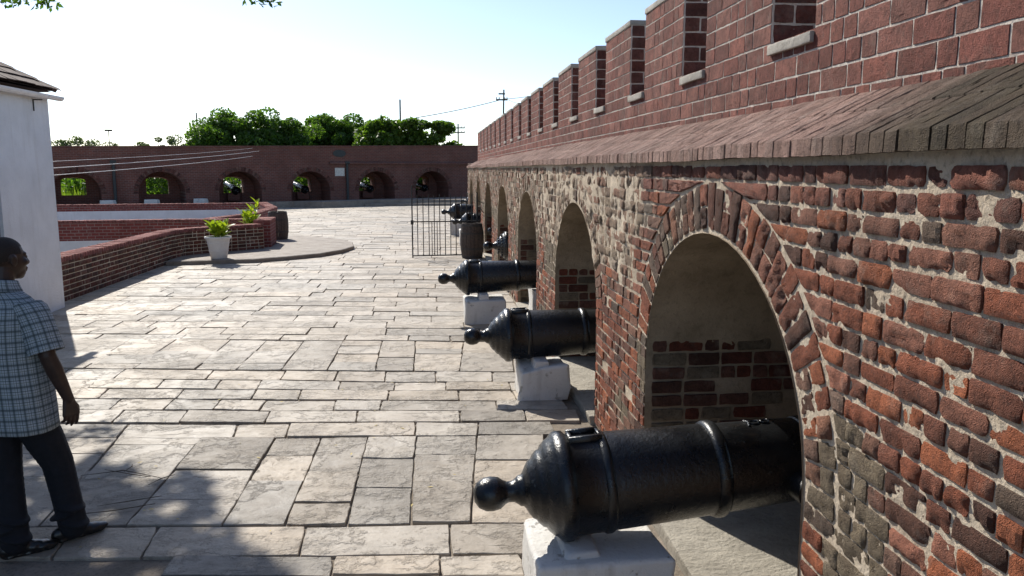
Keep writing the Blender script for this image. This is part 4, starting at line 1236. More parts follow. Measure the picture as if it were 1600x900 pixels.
# raised gun platform with a low kerb and two steps in front of the back rampart
plat = MB()
def lp(s, y): q = org + DD * s + Vector((-DD.y, DD.x)) * y; return (q.x, q.y)
pg = [lp(-4, -2.4), lp(31.5, -2.4), (-3.6, 41.9), (9, 41.9), lp(52, .0), lp(52, .3), lp(-4, .3)]
slab(plat, [lp(-4, -1.9), lp(28.5, -1.9), lp(29.5, -3.4), (-2.9, 42.6), (11, 43.4), lp(52, .2), lp(-4, .2)], -.95, .30)
slab(plat, [(-3.3, 42.05), (10, 42.6), (10, 43.4), (-2.9, 42.62)], -.95, .13)
tag(plat.build('gun_platform', 'concrete'), 'raised concrete gun platform along the far rampart', None, None, 'structure')
gl = [('black cannon glinting in the far rampart, rightmost recess behind the gate', 7), ('black cannon glinting in the far rampart recess right of the white plaque', 6), ('black cannon glinting in the far rampart recess left of the white plaque', 5), ('black cannon glinting in the far rampart recess above the taller plant', 4)]
for lab, k in gl:
    q = lp(fc[k], 1.0)
    t = gun(lab, (q[0], q[1], .98), ang + PI / 2, R(8), .82, 'small cannons in the far rampart', fine=False)
    bx = lp(fc[k], 1.35)
    fb_ = block('stone block under the %s far rampart cannon' % ['', '', '', '', 'leftmost', 'second', 'third', 'rightmost'][k], bx[0] - .3, bx[0] + .3, bx[1] - .3, bx[1] + .3, .40, None, .02, .48)
    fb_['group'] = 'dark stone blocks in the far gun recesses'; fb_.children[0].data.materials[0] = M['rampart']
for k, (x, lab) in enumerate(((-14.9, 'pale block at the foot of the far rampart, leftmost'), (-13.2, 'pale block at the foot of the far rampart between two openings'), (-11.2, 'pale block at the foot of the far rampart, right of the second opening'))):
    y = 44.38 + (x + 4.8) * .483 - .45
    b_ = block(lab, x - .3, x + .3, y - .2, y + .2, .24, None, .02, .42); b_['group'] = 'pale blocks along the far rampart'

# ------------------------------------------------------------------ greenery beyond
def foliage(mb, clusters, n, size, rg, flat=.0, spread=1.0):
    for _ in range(n):
        c, r = clusters[rg.randrange(len(clusters))]
        while True:
            d = Vector((rg.uniform(-1, 1), rg.uniform(-1, 1), rg.uniform(-1, 1)))
            if .05 < d.length < 1: break
        d = d * (d.length ** -.45)
        p = Vector(c) + Vector((d.x * r[0], d.y * r[1], d.z * r[2]))
        nrm = (Vector((rg.gauss(0, 1), rg.gauss(0, 1), rg.gauss(0, 1) + flat))).normalized()
        a = nrm.orthogonal().normalized(); b = nrm.cross(a); th = rg.uniform(0, 2 * PI)
        a, b = a * math.cos(th) + b * math.sin(th), b * math.cos(th) - a * math.sin(th)
        s = size * rg.uniform(.6, 1.25)
        mb.add([p - a * s * .5, p + b * s * .28 - nrm * s * .06, p + a * s * .55, p - b * s * .28 - nrm * s * .06], [(0, 1, 2, 3)])
def tree(name, label, base, crowns, n, size, mat, seed, group=None, cl=(0.9, 1.3), per=9, flat=.3, cat='tree'):
    rg = random.Random(seed)
    t = thing(name, label, cat, base, 0, group)
    clusters = []
    tr = MB()
    hz = max(c[0][2] for c in crowns)
    tr.tube([(0, 0, -.3), (.1, .05, hz * .35), (-.05, .1, hz * .7)], [.22, .17, .09], 8)
    for (cx, cy, cz), (rx, ry, rz) in crowns:
        tr.tube([(.05, .05, hz * .3), (cx * .5, cy * .5, cz * .75), (cx, cy, cz)], [.12, .08, .03], 6)
        for _ in range(per):
            while True:
                d = Vector((rg.uniform(-1, 1), rg.uniform(-1, 1), rg.uniform(-1, 1)))
                if .35 < d.length < 1: break
            p = (cx + d.x * rx, cy + d.y * ry, cz + d.z * rz)
            q = rg.uniform(*cl)
            clusters.append((p, (q, q, q * .7)))
            tr.tube([(cx * .6, cy * .6, cz * .7), p], [.04, .012], 4)
    tr.build('trunk', 'bark', t, True)
    lm_ = MB(); foliage(lm_, clusters, n, size, rg, flat); lm_.build('crown', mat, t)
    return t
gz0 = -.75
tree('leafy_tree', 'broad round dark green tree behind the far rampart, leftmost of the tall trees', (-14.6, 60, gz0), [((-.9, 0, 5.2), (1.8, 1.6, 1.5)), ((1.1, .4, 5.6), (1.9, 1.6, 1.35)), ((0, -.3, 4.2), (3.0, 1.8, 1.4)), ((.6, 0, 3.2), (3.4, 1.6, 1.0)), ((2.2, 0, 4.4), (1.6, 1.4, 1.3))], 30000, .25, 'leaf_dark', 1, 'leafy trees behind the far rampart', (.6, 1.1), 14)
tree('leafy_tree', 'lower dark green tree filling the gap right of the broad round tree', (-11.0, 62, gz0), [((-.7, 0, 5.7), (1.7, 1.4, 1.3)), ((1.3, .3, 5.5), (1.8, 1.4, 1.4)), ((.3, 0, 4.7), (2.6, 1.4, 1.2)), ((0, 0, 3.8), (2.6, 1.4, 1.1)), ((0, 0, 2.9), (3.2, 1.4, 1.0))], 24000, .24, 'leaf_dark', 2, 'leafy trees behind the far rampart', (.55, 1.0), 13)
tree('leafy_tree', 'dark green tree with ragged top in the middle of the row', (-8.3, 64, gz0), [((-.6, 0, 5.9), (1.3, 1.2, 1.3)), ((1.3, .3, 5.4), (1.6, 1.4, 1.5)), ((0, 0, 4.0), (2.9, 1.5, 1.3)), ((0, 0, 3.0), (3.4, 1.4, 1.0))], 27000, .24, 'leaf_dark', 3, 'leafy trees behind the far rampart', (.55, 1.0), 13)
tree('leafy_tree', 'rounded dark green tree just left of the layered almond tree', (-5.2, 63, gz0), [((-.6, 0, 5.3), (1.6, 1.4, 1.4)), ((1.0, .2, 4.9), (1.6, 1.3, 1.5)), ((0, 0, 3.9), (2.9, 1.5, 1.1)), ((0, 0, 3.0), (3.2, 1.4, 1.0))], 24000, .24, 'leaf_dark', 4, 'leafy trees behind the far rampart', (.55, 1.0), 13)
tree('almond_tree', 'brighter tree with spreading layered branches at the right end of the row', (-1.6, 58, gz0), [((-2.4, 0, 3.4), (1.9, 1.2, .9)), ((0, 0, 3.6), (2.6, 1.2, .6)), ((-1.6, -.3, 4.6), (1.6, 1.2, .6)), ((-.8, -.3, 4.0), (2.0, 1.2, .6)), ((.3, 0, 5.9), (1.3, .9, .35)), ((-1.7, .2, 5.8), (1.0, .8, .5)), ((-2.6, .1, 4.9), (1.4, 1.0, .9)), ((.6, .1, 5.2), (1.6, .9, .6)), ((1.2, 0, 4.9), (1.4, .9, .5)), ((1.9, .2, 3.4), (1.8, .9, .6)), ((1.0, .2, 4.0), (1.8, .9, .5)), ((-.2, 0, 4.5), (1.5, 1.1, .6)), ((2.6, 0, 5.8), (.6, .4, .3)), ((0, 0, 3.2), (2.2, 1.2, .5)), ((3.3, 0, 4.2), (.6, .5, .25))], 20000, .32, 'leaf_mid', 5, 'leafy trees behind the far rampart', (.35, .7), 11, 1.2)
tree('feathery_bush', 'pale feathery bush above the far rampart beside the white house', (-28.5, 70, gz0), [((-1.2, 0, 4.6), (2.2, 1.2, .9)), ((1.4, 0, 4.4), (1.6, 1.2, .9))], 3200, .2, 'leaf_pale', 6, 'pale bushes behind the far rampart', (.35, .6), 12, .3, 'bush')
tree('feathery_bush', 'pale feathery bush above the far rampart left of the tall trees', (-22.0, 70, gz0), [((-.5, 0, 4.4), (1.5, 1.2, .9)), ((1.2, 0, 4.8), (1.0, 1.0, .7)), ((-3.4, 0, 4.2), (1.6, 1.0, .25))], 3000, .2, 'leaf_pale', 7, 'pale bushes behind the far rampart', (.3, .6), 10, .3, 'bush')
tree('feathery_bush', 'small dark tuft of leaves against the house corner above the far rampart', (-27.4, 60, gz0), [((0, 0, 4.3), (.6, .6, .5))], 500, .22, 'leaf_dark', 8, None, (.3, .5), 6, .3, 'bush')
# tall grass behind the gun ports
gm_ = MB(); rg = random.Random(9)
for _ in range(9000):
    s = rg.uniform(8, 48); y = rg.uniform(3.6, 15)
    q = lp(s, y); h = rg.uniform(.8, 1.7) + (.9 if s < 20 else 0) * rg.random(); w = .05; a = rg.uniform(0, PI)
    z0 = -1.02
    dx, dy = math.cos(a) * w, math.sin(a) * w; lx, ly = rg.uniform(-.3, .3), rg.uniform(-.3, .3)
    gm_.add([(q[0] - dx, q[1] - dy, z0), (q[0] + dx, q[1] + dy, z0), (q[0] + dx * .7 + lx * .4, q[1] + dy * .7 + ly * .4, z0 + h * .6), (q[0] + lx, q[1] + ly, z0 + h), (q[0] - dx * .7 + lx * .4, q[1] - dy * .7 + ly * .4, z0 + h * .6)], [(0, 1, 2, 3, 4)])
tag(gm_.build('tall_grass', 'grass'), 'tall sunlit grass growing outside the far rampart', 'grass', None, 'stuff')
hd = MB(); rg = random.Random(10)
cl_ = []
for i in range(280):
    s_q = rg.uniform(12, 48); q = lp(s_q, rg.uniform(9, 14)); cl_.append(((q[0], q[1], rg.uniform(-.4, 2.3 if s_q > 20 else 1.4)), (1.1, 1.1, .8)))
foliage(hd, cl_, 36000, .32, rg)
tag(hd.build('undergrowth', 'leaf_dark'), 'dark undergrowth outside the far rampart seen through the gun ports', 'undergrowth', None, 'stuff')

# overhanging tree above the house, throwing its shade on the near paving
rg = random.Random(12)
ot = thing('overhanging_tree', 'tree over the white house with dark leaf tips hanging at the top of the photo', 'tree', (-9.2, 15.2, -.95))
base = Vector((-9.2, 15.2, -.95))
tr = MB(); lv = MB()
tr.tube([(0, 0, -.1), (.1, -.1, 2.5), (.5, -.6, 4.6), (1.2, -1.6, 6.2), (2.2, -3, 7.2)], [.3, .25, .21, .16, .1], 10)
def over(x, y, h): return Vector((x, y, 0)) + SUN * (h / SUN.z) - base        # the place whose shade falls on (x, y)
HUBS = [over(-5.2, 5.6, 6.6), over(-4.2, 4.2, 7.0), over(-2.9, 3.4, 7.0), over(-1.9, 2.2, 6.8), over(-3.6, 1.6, 7.2), over(-2.7, 4.7, 6.4)]
tr.tube([(.5, -.6, 4.6), over(-5.9, 7.2, 6.2), HUBS[0], HUBS[1], HUBS[2], HUBS[3]], [.16, .13, .11, .08, .05, .02], 7)
tr.tube([HUBS[0], HUBS[4], over(-2.2, .2, 7)], [.1, .06, .02], 7)
tr.tube([HUBS[2], HUBS[5]], [.06, .03], 7)
lit = [((-1.95, 5.5), .16), ((-1.65, 4.95), .10), ((-2.75, 5.9), .2), ((-1.05, 3.75), .12), ((-1.5, 4.15), .09), ((-2.3, 5.85), .16), ((-2.0, 4.85), .10)]
def shaded(x, y):
    edge = [(-5, 6.9), (-2.9, 6.25), (-2.2, 5.75), (-1.5, 5.38), (-1.38, 4.85), (-1.12, 4.5), (-.9, 4.15), (-.72, 3.8), (-.45, 3.2), (-.3, 1.5)]
    lim = None
    for (xa, ya), (xb, yb) in zip(edge, edge[1:]):
        if xa <= x <= xb: lim = ya + (yb - ya) * (x - xa) / (xb - xa)
    if lim is None or y > lim + .22 * fn(x * 3.1, y * 3.1): return False
    return not any(math.hypot(x - c[0], y - c[1]) < r * (1 + .5 * fn(x * 6, y * 6)) for c, r in lit)
tips = []
cnt = 0
while cnt < 9000:
    x, y = rg.uniform(-5.2, -.3), rg.uniform(-.5, 6.8)
    if not shaded(x, y): continue
    h = rg.uniform(6.3, 7.9)
    p = Vector((x, y, 0)) + SUN * (h / SUN.z) - base
    nrm = (SUN + Vector((rg.gauss(0, .6), rg.gauss(0, .6), rg.gauss(0, .6)))).normalized()
    a = nrm.orthogonal().normalized(); b = nrm.cross(a); th = rg.uniform(0, 6.28)
    a, b = a * math.cos(th) + b * math.sin(th), b * math.cos(th) - a * math.sin(th)
    s = rg.uniform(.14, .25)
    lv.add([p - a * s * .5, p + b * s * .27, p + a * s * .55, p - b * s * .27], [(0, 1, 2, 3)])
    if cnt % 220 == 0: tips.append(p)
    cnt += 1
for p in tips:
    st = min(HUBS, key=lambda q: (q - p).length)
    tr.tube([st, st.lerp(p, .5) + Vector((0, 0, .15)), p], [.02, .012, .005], 4)
tipl = [(a, (.16, .16, .12) if a[1] > 8 else (.08, .08, .06)) for a in [(-5.327, 11.2, 4.265), (-5.094, 11.0, 4.237), (-4.958, 11.1, 4.237), (-4.819, 11.2, 4.22), (-4.773, 11.0, 4.251), (-5.382, 11.0, 4.238), (-1.17, 6.0, 3.295), (-1.087, 6.0, 3.279), (-1.274, 6.1, 3.322), (-1.125, 6.0, 3.313)]]
tipl = [((Vector(c) - base), r) for c, r in tipl]
foliage(lv, [(tuple(c), r) for c, r in tipl if r[0] > .1], 220, .085, rg)
foliage(lv, [(tuple(c), r) for c, r in tipl if r[0] < .1], 130, .05, rg)
for c, r in tipl:
    st = HUBS[3] if c.x > 5.5 else HUBS[0]
    tr.tube([st, st.lerp(c, .5) + Vector((0, 0, .1)), c], [.012, .008, .003], 4)
tr.build('trunk', 'bark', ot, True); lv.build('crown', 'leaf_dark', ot)

# ------------------------------------------------------------------ poles and wires
def pole(label, x, y, z1, arms, r=.1, lean=0):
    t = thing('utility_pole', label, 'pole', (x, y, -.9), 0, 'poles beyond the walls')
    m = MB(); m.tube([(0, 0, 0), (lean, 0, z1 + .9)], [r, r * .75], 8); m.build('post', 'pole', t)
    for w, z in arms:
        m = MB(); m.box(-w, w, -.06, .06, z + .9 - .06, z + .9 + .06); m.build('crossarm', 'pole', t)
        for k in (-.9, -.45, .45, .9) if w > .28 else ():
            m = MB(); m.lathe([(z + .96, .03), (z + 1.05, .05), (z + 1.13, .02)], 6, None, 'z', (w * k, 0, 0)); m.build('insulator', 'hoop', t)
    return t
pole('utility pole with wires rising above the notched parapet', 6.35, 70, 8.85, [(.5, 8.0), (.28, 8.5)], .085, .18)
pole('far utility pole with two crossarms right of the trees', 3.3, 90, 7.05, [(.75, 6.6), (.75, 6.1)], .1)
pole('thin bare pole rising out of the layered almond tree', -2.35, 70, 7.95, [], .09)
pole('thin bare pole at the left edge of the broad round tree', -17.8, 65, 6.4, [], .07)
pole('slim antenna mast with short crossbar behind the far rampart', -22.5, 60, 4.85, [(.25, 4.8)], .04)
def cable(label, a, b, sag, r, mat, name='cable', group=None):
    m = MB(); a, b = Vector(a), Vector(b)
    m.tube([a.lerp(b, i / 24) - Vector((0, 0, sag * 4 * (i / 24) * (1 - i / 24))) for i in range(25)], r, 5)
    tag(m.build(name, mat, None, True), label, 'cable', group)
cable('uppermost of three pale cables crossing in front of the far rampart', (-6.533, 14.2, 2.212), (-8.839, 42.0, 3.143), 0.05, 0.004, 'cable', 'cable', 'pale cables strung from the white house')
cable('middle and brightest of three pale cables crossing in front of the far rampart', (-6.543, 14.2, 2.096), (-8.53, 42.0, 3.0), 0.05, 0.0065, 'cable', 'cable', 'pale cables strung from the white house')
cable('lowest of three pale cables crossing in front of the far rampart', (-6.553, 14.2, 1.974), (-8.857, 42.0, 2.744), 0.05, 0.0065, 'cable', 'cable', 'pale cables strung from the white house')
cable('dark wire sagging from the parapet pole down to the almond tree', (6.457, 70.0, 8.053), (-0.877, 60.0, 5.817), 0.1, .03, 'wire', 'wire')
cable('dark wire running from the pole behind the notched parapet', (6.457, 70.0, 8.053), (10.694, 64.0, 8.427), 0.15, .025, 'wire', 'wire')
cable('thin lower wire from the pole into the parapet', (6.513, 70.0, 8.215), (7.888, 62.0, 7.008), 0.2, .02, 'wire', 'wire')
# ------------------------------------------------------------------ the man walking out at the left
man = thing('person', 'man in plaid short sleeved shirt and dark trousers walking past the white house', 'person', (-2.2, 4.45, 0))
MO = Vector((-2.2, 4.45, 0))
def W3(*p): return Vector(p) - MO
def mat_skin():
    t = NT('dark_skin'); p = t.pos()
    n1 = t.noise(p, 30, 5)
    c = t.mix(t.ramp(n1, .3, .7), (.036, .018, .012), (.055, .027, .017))
    return t.bsdf(c, .48, t.bump(t.noise(p, 220, 3), .12, .004), spec=.45)
def mat_plaid():
    t = NT('plaid_cotton')
    uv = t.n('ShaderNodeUVMap', uv_map='cloth').outputs[0]
    sp = t.n('ShaderNodeSeparateXYZ', {0: uv})
    def lines(v, per, w, off):
        f = t.math('FRACT', t.math('ADD', t.math('DIVIDE', v, per), off))
        d = t.math('ABSOLUTE', t.math('SUBTRACT', f, .5))
        return t.ramp(d, w, w * .7)
    u, v = sp.outputs[0], sp.outputs[1]
    c = (.40, .425, .45)
    c = t.mix(t.math('MULTIPLY', lines(u, .054, .30, 0), .4), c, (.22, .26, .27))
    c = t.mix(t.math('MULTIPLY', lines(v, .060, .30, 0), .4), c, (.21, .25, .26))
    for q, per in ((u, .054), (v, .060)):
        c = t.mix(t.math('MULTIPLY', lines(q, per, .11, .0), .65), c, (.045, .058, .06))
        c = t.mix(t.math('MULTIPLY', lines(q, per, .035, .38), .8), c, (.03, .05, .045))
        c = t.mix(t.math('MULTIPLY', lines(q, per, .03, .62), .7), c, (.10, .12, .07))
    n1 = t.noise(t.pos(), 14, 5)
    return t.bsdf(c, .85, t.bump(n1, .35, .02), spec=.2)
M['skin'] = mat_skin(); M['plaid'] = mat_plaid()
M['trouser'] = mat_plain('dark_trouser_cloth', (.007, .0075, .011), .9, 0, 18, .3, .4)
M['shoe'] = mat_plain('black_shoe_leather', (.012, .011, .010), .3, 0, 20, .2, .1)
M['hair'] = mat_plain('cropped_black_hair', (.021, .012, .008), .8, 0, 150, .3, .4)

class Balls:
    def __init__(s): s.v = []; s.f = []
def unit_ball(seg):
    rn = seg // 2; v = [(0, 0, 1)]; f = []
    for i in range(1, rn):
        for k in range(seg):
            t, p = PI * i / rn, 2 * PI * k / seg
            v.append((math.sin(t) * math.cos(p), math.sin(t) * math.sin(p), math.cos(t)))
    v.append((0, 0, -1)); n = len(v) - 1
    for k in range(seg):
        f.append((0, 1 + k, 1 + (k + 1) % seg)); f.append((n, n - seg + (k + 1) % seg, n - seg + k))
        for i in range(rn - 2):
            q = 1 + i * seg
            f.append((q + k, q + seg + k, q + seg + (k + 1) % seg, q + (k + 1) % seg))
    return [Vector(x) for x in v], f
UB = {12: unit_ball(12), 24: unit_ball(24)}
def ball(bm, c, r, rot=None, seg=24):
    v, f = UB[12 if seg == 12 else 24]
    r = r if hasattr(r, '__len__') else (r, r, r)
    o = len(bm.v); c = Vector(c)
    for x in v:
        q = Vector((x.x * r[0], x.y * r[1], x.z * r[2]))
        bm.v.append(tuple(c + (rot @ q if rot else q)))
    bm.f += [tuple(i + o for i in q) for q in f]
def limb(bm, pts, rad):
    # tapered chain of overlapping balls
    for i in range(len(pts) - 1):
        a, b = Vector(pts[i]), Vector(pts[i + 1]); L = (b - a).length
        n = max(2, int(L / (min(rad[i], rad[i + 1]) * .35)))
        for k in range(n + 1):
            f = k / n; ball(bm, a.lerp(b, f), rad[i] + (rad[i + 1] - rad[i]) * f, None, 12)
def fuse(bm, name, mat, parent, voxel, smooth=3):
    me = bpy.data.meshes.new(name); me.from_pydata(bm.v, [], bm.f); me.update()
    tmp = bpy.data.objects.new('fuse', me); COL.objects.link(tmp)
    md = tmp.modifiers.new('r', 'REMESH'); md.mode = 'VOXEL'; md.voxel_size = voxel
    if smooth:
        sm = tmp.modifiers.new('s', 'SMOOTH'); sm.iterations = smooth; sm.factor = .5
    dg = bpy.context.evaluated_depsgraph_get(); dg.update()
    me2 = bpy.data.meshes.new_from_object(tmp.evaluated_get(dg))
    bpy.data.objects.remove(tmp)
    me2.name = name
    me2.polygons.foreach_set('use_smooth', [True] * len(me2.polygons))
    me2.materials.clear(); me2.materials.append(M[mat])
    o = bpy.data.objects.new(name, me2); COL.objects.link(o); o.parent = parent
    return o
# head frame
hc = W3(-2.262, 4.52, 1.625)
hz = R(-34)                                   # faces to the right of the walk
HR = Matrix.Rotation(hz, 3, 'Z') @ Matrix.Rotation(R(-4), 3, 'X')
def H(x, y, z): return hc + HR @ Vector((x, y, z))
bm = Balls()
ball(bm, H(0, -.018, .022), (.076, .095, .088), HR, 24)
ball(bm, H(0, .015, -.02), (.066, .078, .09), HR, 20)
ball(bm, H(0, .042, -.072), (.048, .048, .042), HR)
ball(bm, H(0, .062, -.092), (.026, .024, .022), HR)
ball(bm, H(0, .068, .026), (.05, .017, .015), HR)
limb(bm, [H(0, .088, .012), H(0, .103, -.022)], [.009, .0145])
ball(bm, H(.013, .095, -.028), .010); ball(bm, H(-.013, .095, -.028), .010)
ball(bm, H(0, .09, -.053), (.026, .012, .0085), HR); ball(bm, H(0, .087, -.066), (.024, .012, .009), HR)
for sx in (1, -1):
    ball(bm, H(sx * .046, .06, -.018), (.02, .022, .02), HR)
    ball(bm, H(sx * .032, .076, .008), (.014, .011, .009), HR)
    ball(bm, H(sx * .078, -.012, -.012), (.009, .02, .032), HR); ball(bm, H(sx * .082, -.018, .006), (.008, .016, .018), HR)
limb(bm, [H(0, -.03, -.06), W3(-2.285, 4.475, 1.45)], [.058, .066])
limb(bm, [W3(-2.285, 4.475, 1.45), W3(-2.29, 4.47, 1.2), W3(-2.29, 4.47, .95)], [.075, .105, .11])
limb(bm, [W3(-2.29, 4.47, 1.40), W3(-2.15, 4.43, 1.36)], [.05, .045])
limb(bm, [W3(-2.29, 4.47, 1.40), W3(-2.45, 4.52, 1.36)], [.05, .045])
SR, ER, WR_ = W3(-2.115, 4.42, 1.385), W3(-2.035, 4.375, 1.115), W3(-1.972, 4.43, .862)
SL, EL, WL = W3(-2.49, 4.525, 1.385), W3(-2.565, 4.55, 1.11), W3(-2.53, 4.66, .90)
def arm(S, E, Wp, fwd, out):
    limb(bm, [S.lerp(E, .12), S.lerp(E, .5), E], [.05, .05, .043])
    limb(bm, [E, E.lerp(Wp, .3), Wp], [.043, .045, .029])
    d = (Wp - E).normalized()
    dn = (d * .35 + Vector((0, 0, -1))).normalized()
    fw_ = fwd.normalized(); ot_ = out.normalized()
    palm = Wp + dn * .05
    for k in range(-2, 3):
        limb(bm, [Wp + fw_ * k * .007, Wp + dn * .088 + fw_ * k * .0175], [.017, .0135])
    for k, (ln, cu) in enumerate(((.072, .5), (.082, .6), (.076, .75), (.058, .95))):
        off = fw_ * (.034 - k * .0225)
        p0 = Wp + dn * .088 + off
        inn = -ot_
        p1 = p0 + (dn * math.cos(cu * .35) + inn * math.sin(cu * .35)) * ln * .45
        p2 = p1 + (dn * math.cos(cu * .9) + inn * math.sin(cu * .9)) * ln * .32
        p3 = p2 + (dn * math.cos(cu * 1.3) + inn * math.sin(cu * 1.3)) * ln * .25
        limb(bm, [p0, p1, p2, p3], [.0105, .0092, .0085, .0072])
    t0 = Wp + dn * .028 + fw_ * .022
    t1 = t0 + (dn * .75 + fw_ * .62 - ot_ * .2).normalized() * .036
    t2 = t1 + (dn * .95 + fw_ * .2 - ot_ * .3).normalized() * .03
    t3 = t2 + (dn * 1 - fw_ * .05 - ot_ * .35).normalized() * .022
    limb(bm, [t0, t1, t2, t3], [.0145, .0125, .0105, .0085])
FD = Vector((.35, .93, 0))
arm(SR, ER, WR_, Vector((.45, .6, 0)), Vector((.85, -.5, 0)))
arm(SL, EL, WL, FD, Vector((-.93, .35, 0)))
HRr, KR, AR = W3(-2.195, 4.45, .86), W3(-2.105, 4.53, .475), W3(-2.055, 4.545, .10)
HL, KL, AL = W3(-2.385, 4.50, .86), W3(-2.335, 4.44, .465), W3(-2.285, 4.365, .10)
for hp, kn, an in ((HRr, KR, AR), (HL, KL, AL)):
    limb(bm, [hp, kn, an], [.075, .052, .036])
fuse(bm, 'body', 'skin', man, .0052, 3)
# hair, cropped close
bm = bmesh.new()
bmesh.ops.create_uvsphere(bm, u_segments=32, v_segments=20, radius=1, matrix=Matrix.Translation(H(0, -.02, .026)) @ HR.to_4x4() @ Matrix.Diagonal((.0768, .0955, .0885, 1)))
hi = HR.inverted()
kill = [v for v in bm.verts if (lambda q: (q.y > .035 and q.z < .06) or q.z < -.035 or (q.y > -.005 and q.z < .02))(hi @ (v.co - hc))]
bmesh.ops.delete(bm, geom=kill, context='VERTS')
me = bpy.data.meshes.new('hair'); bm.to_mesh(me); bm.free(); me.materials.append(M['hair'])
me.polygons.foreach_set('use_smooth', [True] * len(me.polygons))
o = bpy.data.objects.new('hair', me); COL.objects.link(o); o.parent = man
# shirt: rings with cloth coordinates
LAT = Vector((.95, -.31, 0)).normalized(); DEP = Vector((.31, .95, 0)).normalized()
sh_v, sh_f, sh_uv = [], [], []
def loft(rs, per=1.0, v0=0.0, fold=0.0, seed=0):
    n = len(rs[0]); o = len(sh_v); dist = v0
    vv = []
    for i, r in enumerate(rs):
        if i: dist += (sum((Vector(a) - Vector(b)).length for a, b in zip(rs[i], rs[i - 1])) / n)
        vv.append(dist)
        for p in r: sh_v.append(tuple(p))
    for i in range(len(rs) - 1):
        for k in range(n):
            q = (o + i * n + k, o + i * n + (k + 1) % n, o + (i + 1) * n + (k + 1) % n, o + (i + 1) * n + k)
            sh_f.append(q)
            u0, u1 = per * k / n, per * (k + 1) / n
            sh_uv.extend([(u0, vv[i]), (u1, vv[i]), (u1, vv[i + 1]), (u0, vv[i + 1])])
tors = [(.695, .225, .155, -2.275, 4.475), (.70, .232, .162, -2.275, 4.475), (.80, .228, .162, -2.278, 4.475), (.92, .222, .16, -2.282, 4.475), (1.02, .212, .155, -2.285, 4.475), (1.12, .212, .150, -2.29, 4.472), (1.22, .218, .145, -2.292, 4.47), (1.30, .222, .135, -2.295, 4.468),
        (1.355, .222, .118, -2.298, 4.468), (1.395, .205, .10, -2.298, 4.468), (1.425, .165, .088, -2.296, 4.469), (1.45, .115, .078, -2.293, 4.47), (1.47, .082, .074, -2.29, 4.472)]
rs = []
for z, a, b, cx, cy in tors:
    ring = []
    for k in range(56):
        t = 2 * PI * k / 56
        ca, sa = math.cos(t), math.sin(t)
        e = .85
        ca_, sa_ = math.copysign(abs(ca) ** e, ca), math.copysign(abs(sa) ** e, sa)
        f = 1 + (.034 * fn(t * 1.6 + 3, z * 2.0, 2) + .022 * fn(math.cos(t) * 5, math.sin(t) * 5, z * 7) + .02 * fn(math.cos(t) * 3, math.sin(t) * 3 + z * 4, 11)) * (1 if z < 1.38 else .3)
        p = W3(cx, cy, z) + LAT * (a * ca_ * f) + DEP * (b * sa_ * f)
        ring.append(p)
    rs.append(ring)
fine = []
for i in range(len(rs) - 1):
    m_ = 3 if i > 0 else 1
    for k in range(m_): fine.append([p.lerp(q, k / m_) for p, q in zip(rs[i], rs[i + 1])])
fine.append(rs[-1])
loft(fine, 1.25)
def sleeve(S, E, sg):
    rs = []
    d = (E - S).normalized()
    ax1 = (DEP - d * DEP.dot(d)).normalized(); ax2 = d.cross(ax1)
    top = S + Vector((-LAT.x, -LAT.y, 0)) * sg * .055 + Vector((0, 0, .012))
    for f, r1, r2, bl in ((0, .085, .06, 1), (.12, .092, .075, .6), (.3, .09, .082, .2), (.5, .087, .084, 0), (.7, .087, .086, 0), (.88, .088, .088, 0), (.93, .088, .089, 0), (.93, .078, .078, 0)):
        c = S.lerp(E, f).lerp(top, bl * .55)
        ring = []
        for k in range(30):
            t = 2 * PI * k / 30
            w = 1 + .045 * fn(math.cos(t) * 2, math.sin(t) * 2, f * 4 + sg * 3)
            ring.append(c + ax1 * math.cos(t) * r1 * w + ax2 * math.sin(t) * r2 * w)
        rs.append(ring)
    fine = []
    for i in range(len(rs) - 1):
        fine.append(rs[i]); fine.append([p.lerp(q, .5) for p, q in zip(rs[i], rs[i + 1])])
    fine.append(rs[-1]); loft(fine, .56, .02)
sleeve(SR, ER + Vector((0, 0, .0)), 1); sleeve(SL, EL, -1)
col_ = []
for z, r, rr in ((1.455, .078, .07), (1.49, .077, .07), (1.515, .079, .072), (1.512, .086, .08), (1.485, .094, .088), (1.455, .108, .096)):
    col_.append([W3(-2.288, 4.474, z + .012 * math.cos(2 * PI * k / 30 + 1.6)) + LAT * math.cos(2 * PI * k / 30) * r + DEP * math.sin(2 * PI * k / 30) * rr for k in range(30)])
loft(col_, .5, .03)
me = bpy.data.meshes.new('shirt'); me.from_pydata(sh_v, [], sh_f)
ul = me.uv_layers.new(name='cloth')
ul.data.foreach_set('uv', [c for uv in sh_uv for c in uv])
me.polygons.foreach_set('use_smooth', [True] * len(me.polygons)); me.materials.append(M['plaid']); me.update()
o = bpy.data.objects.new('shirt', me); COL.objects.link(o); o.parent = man
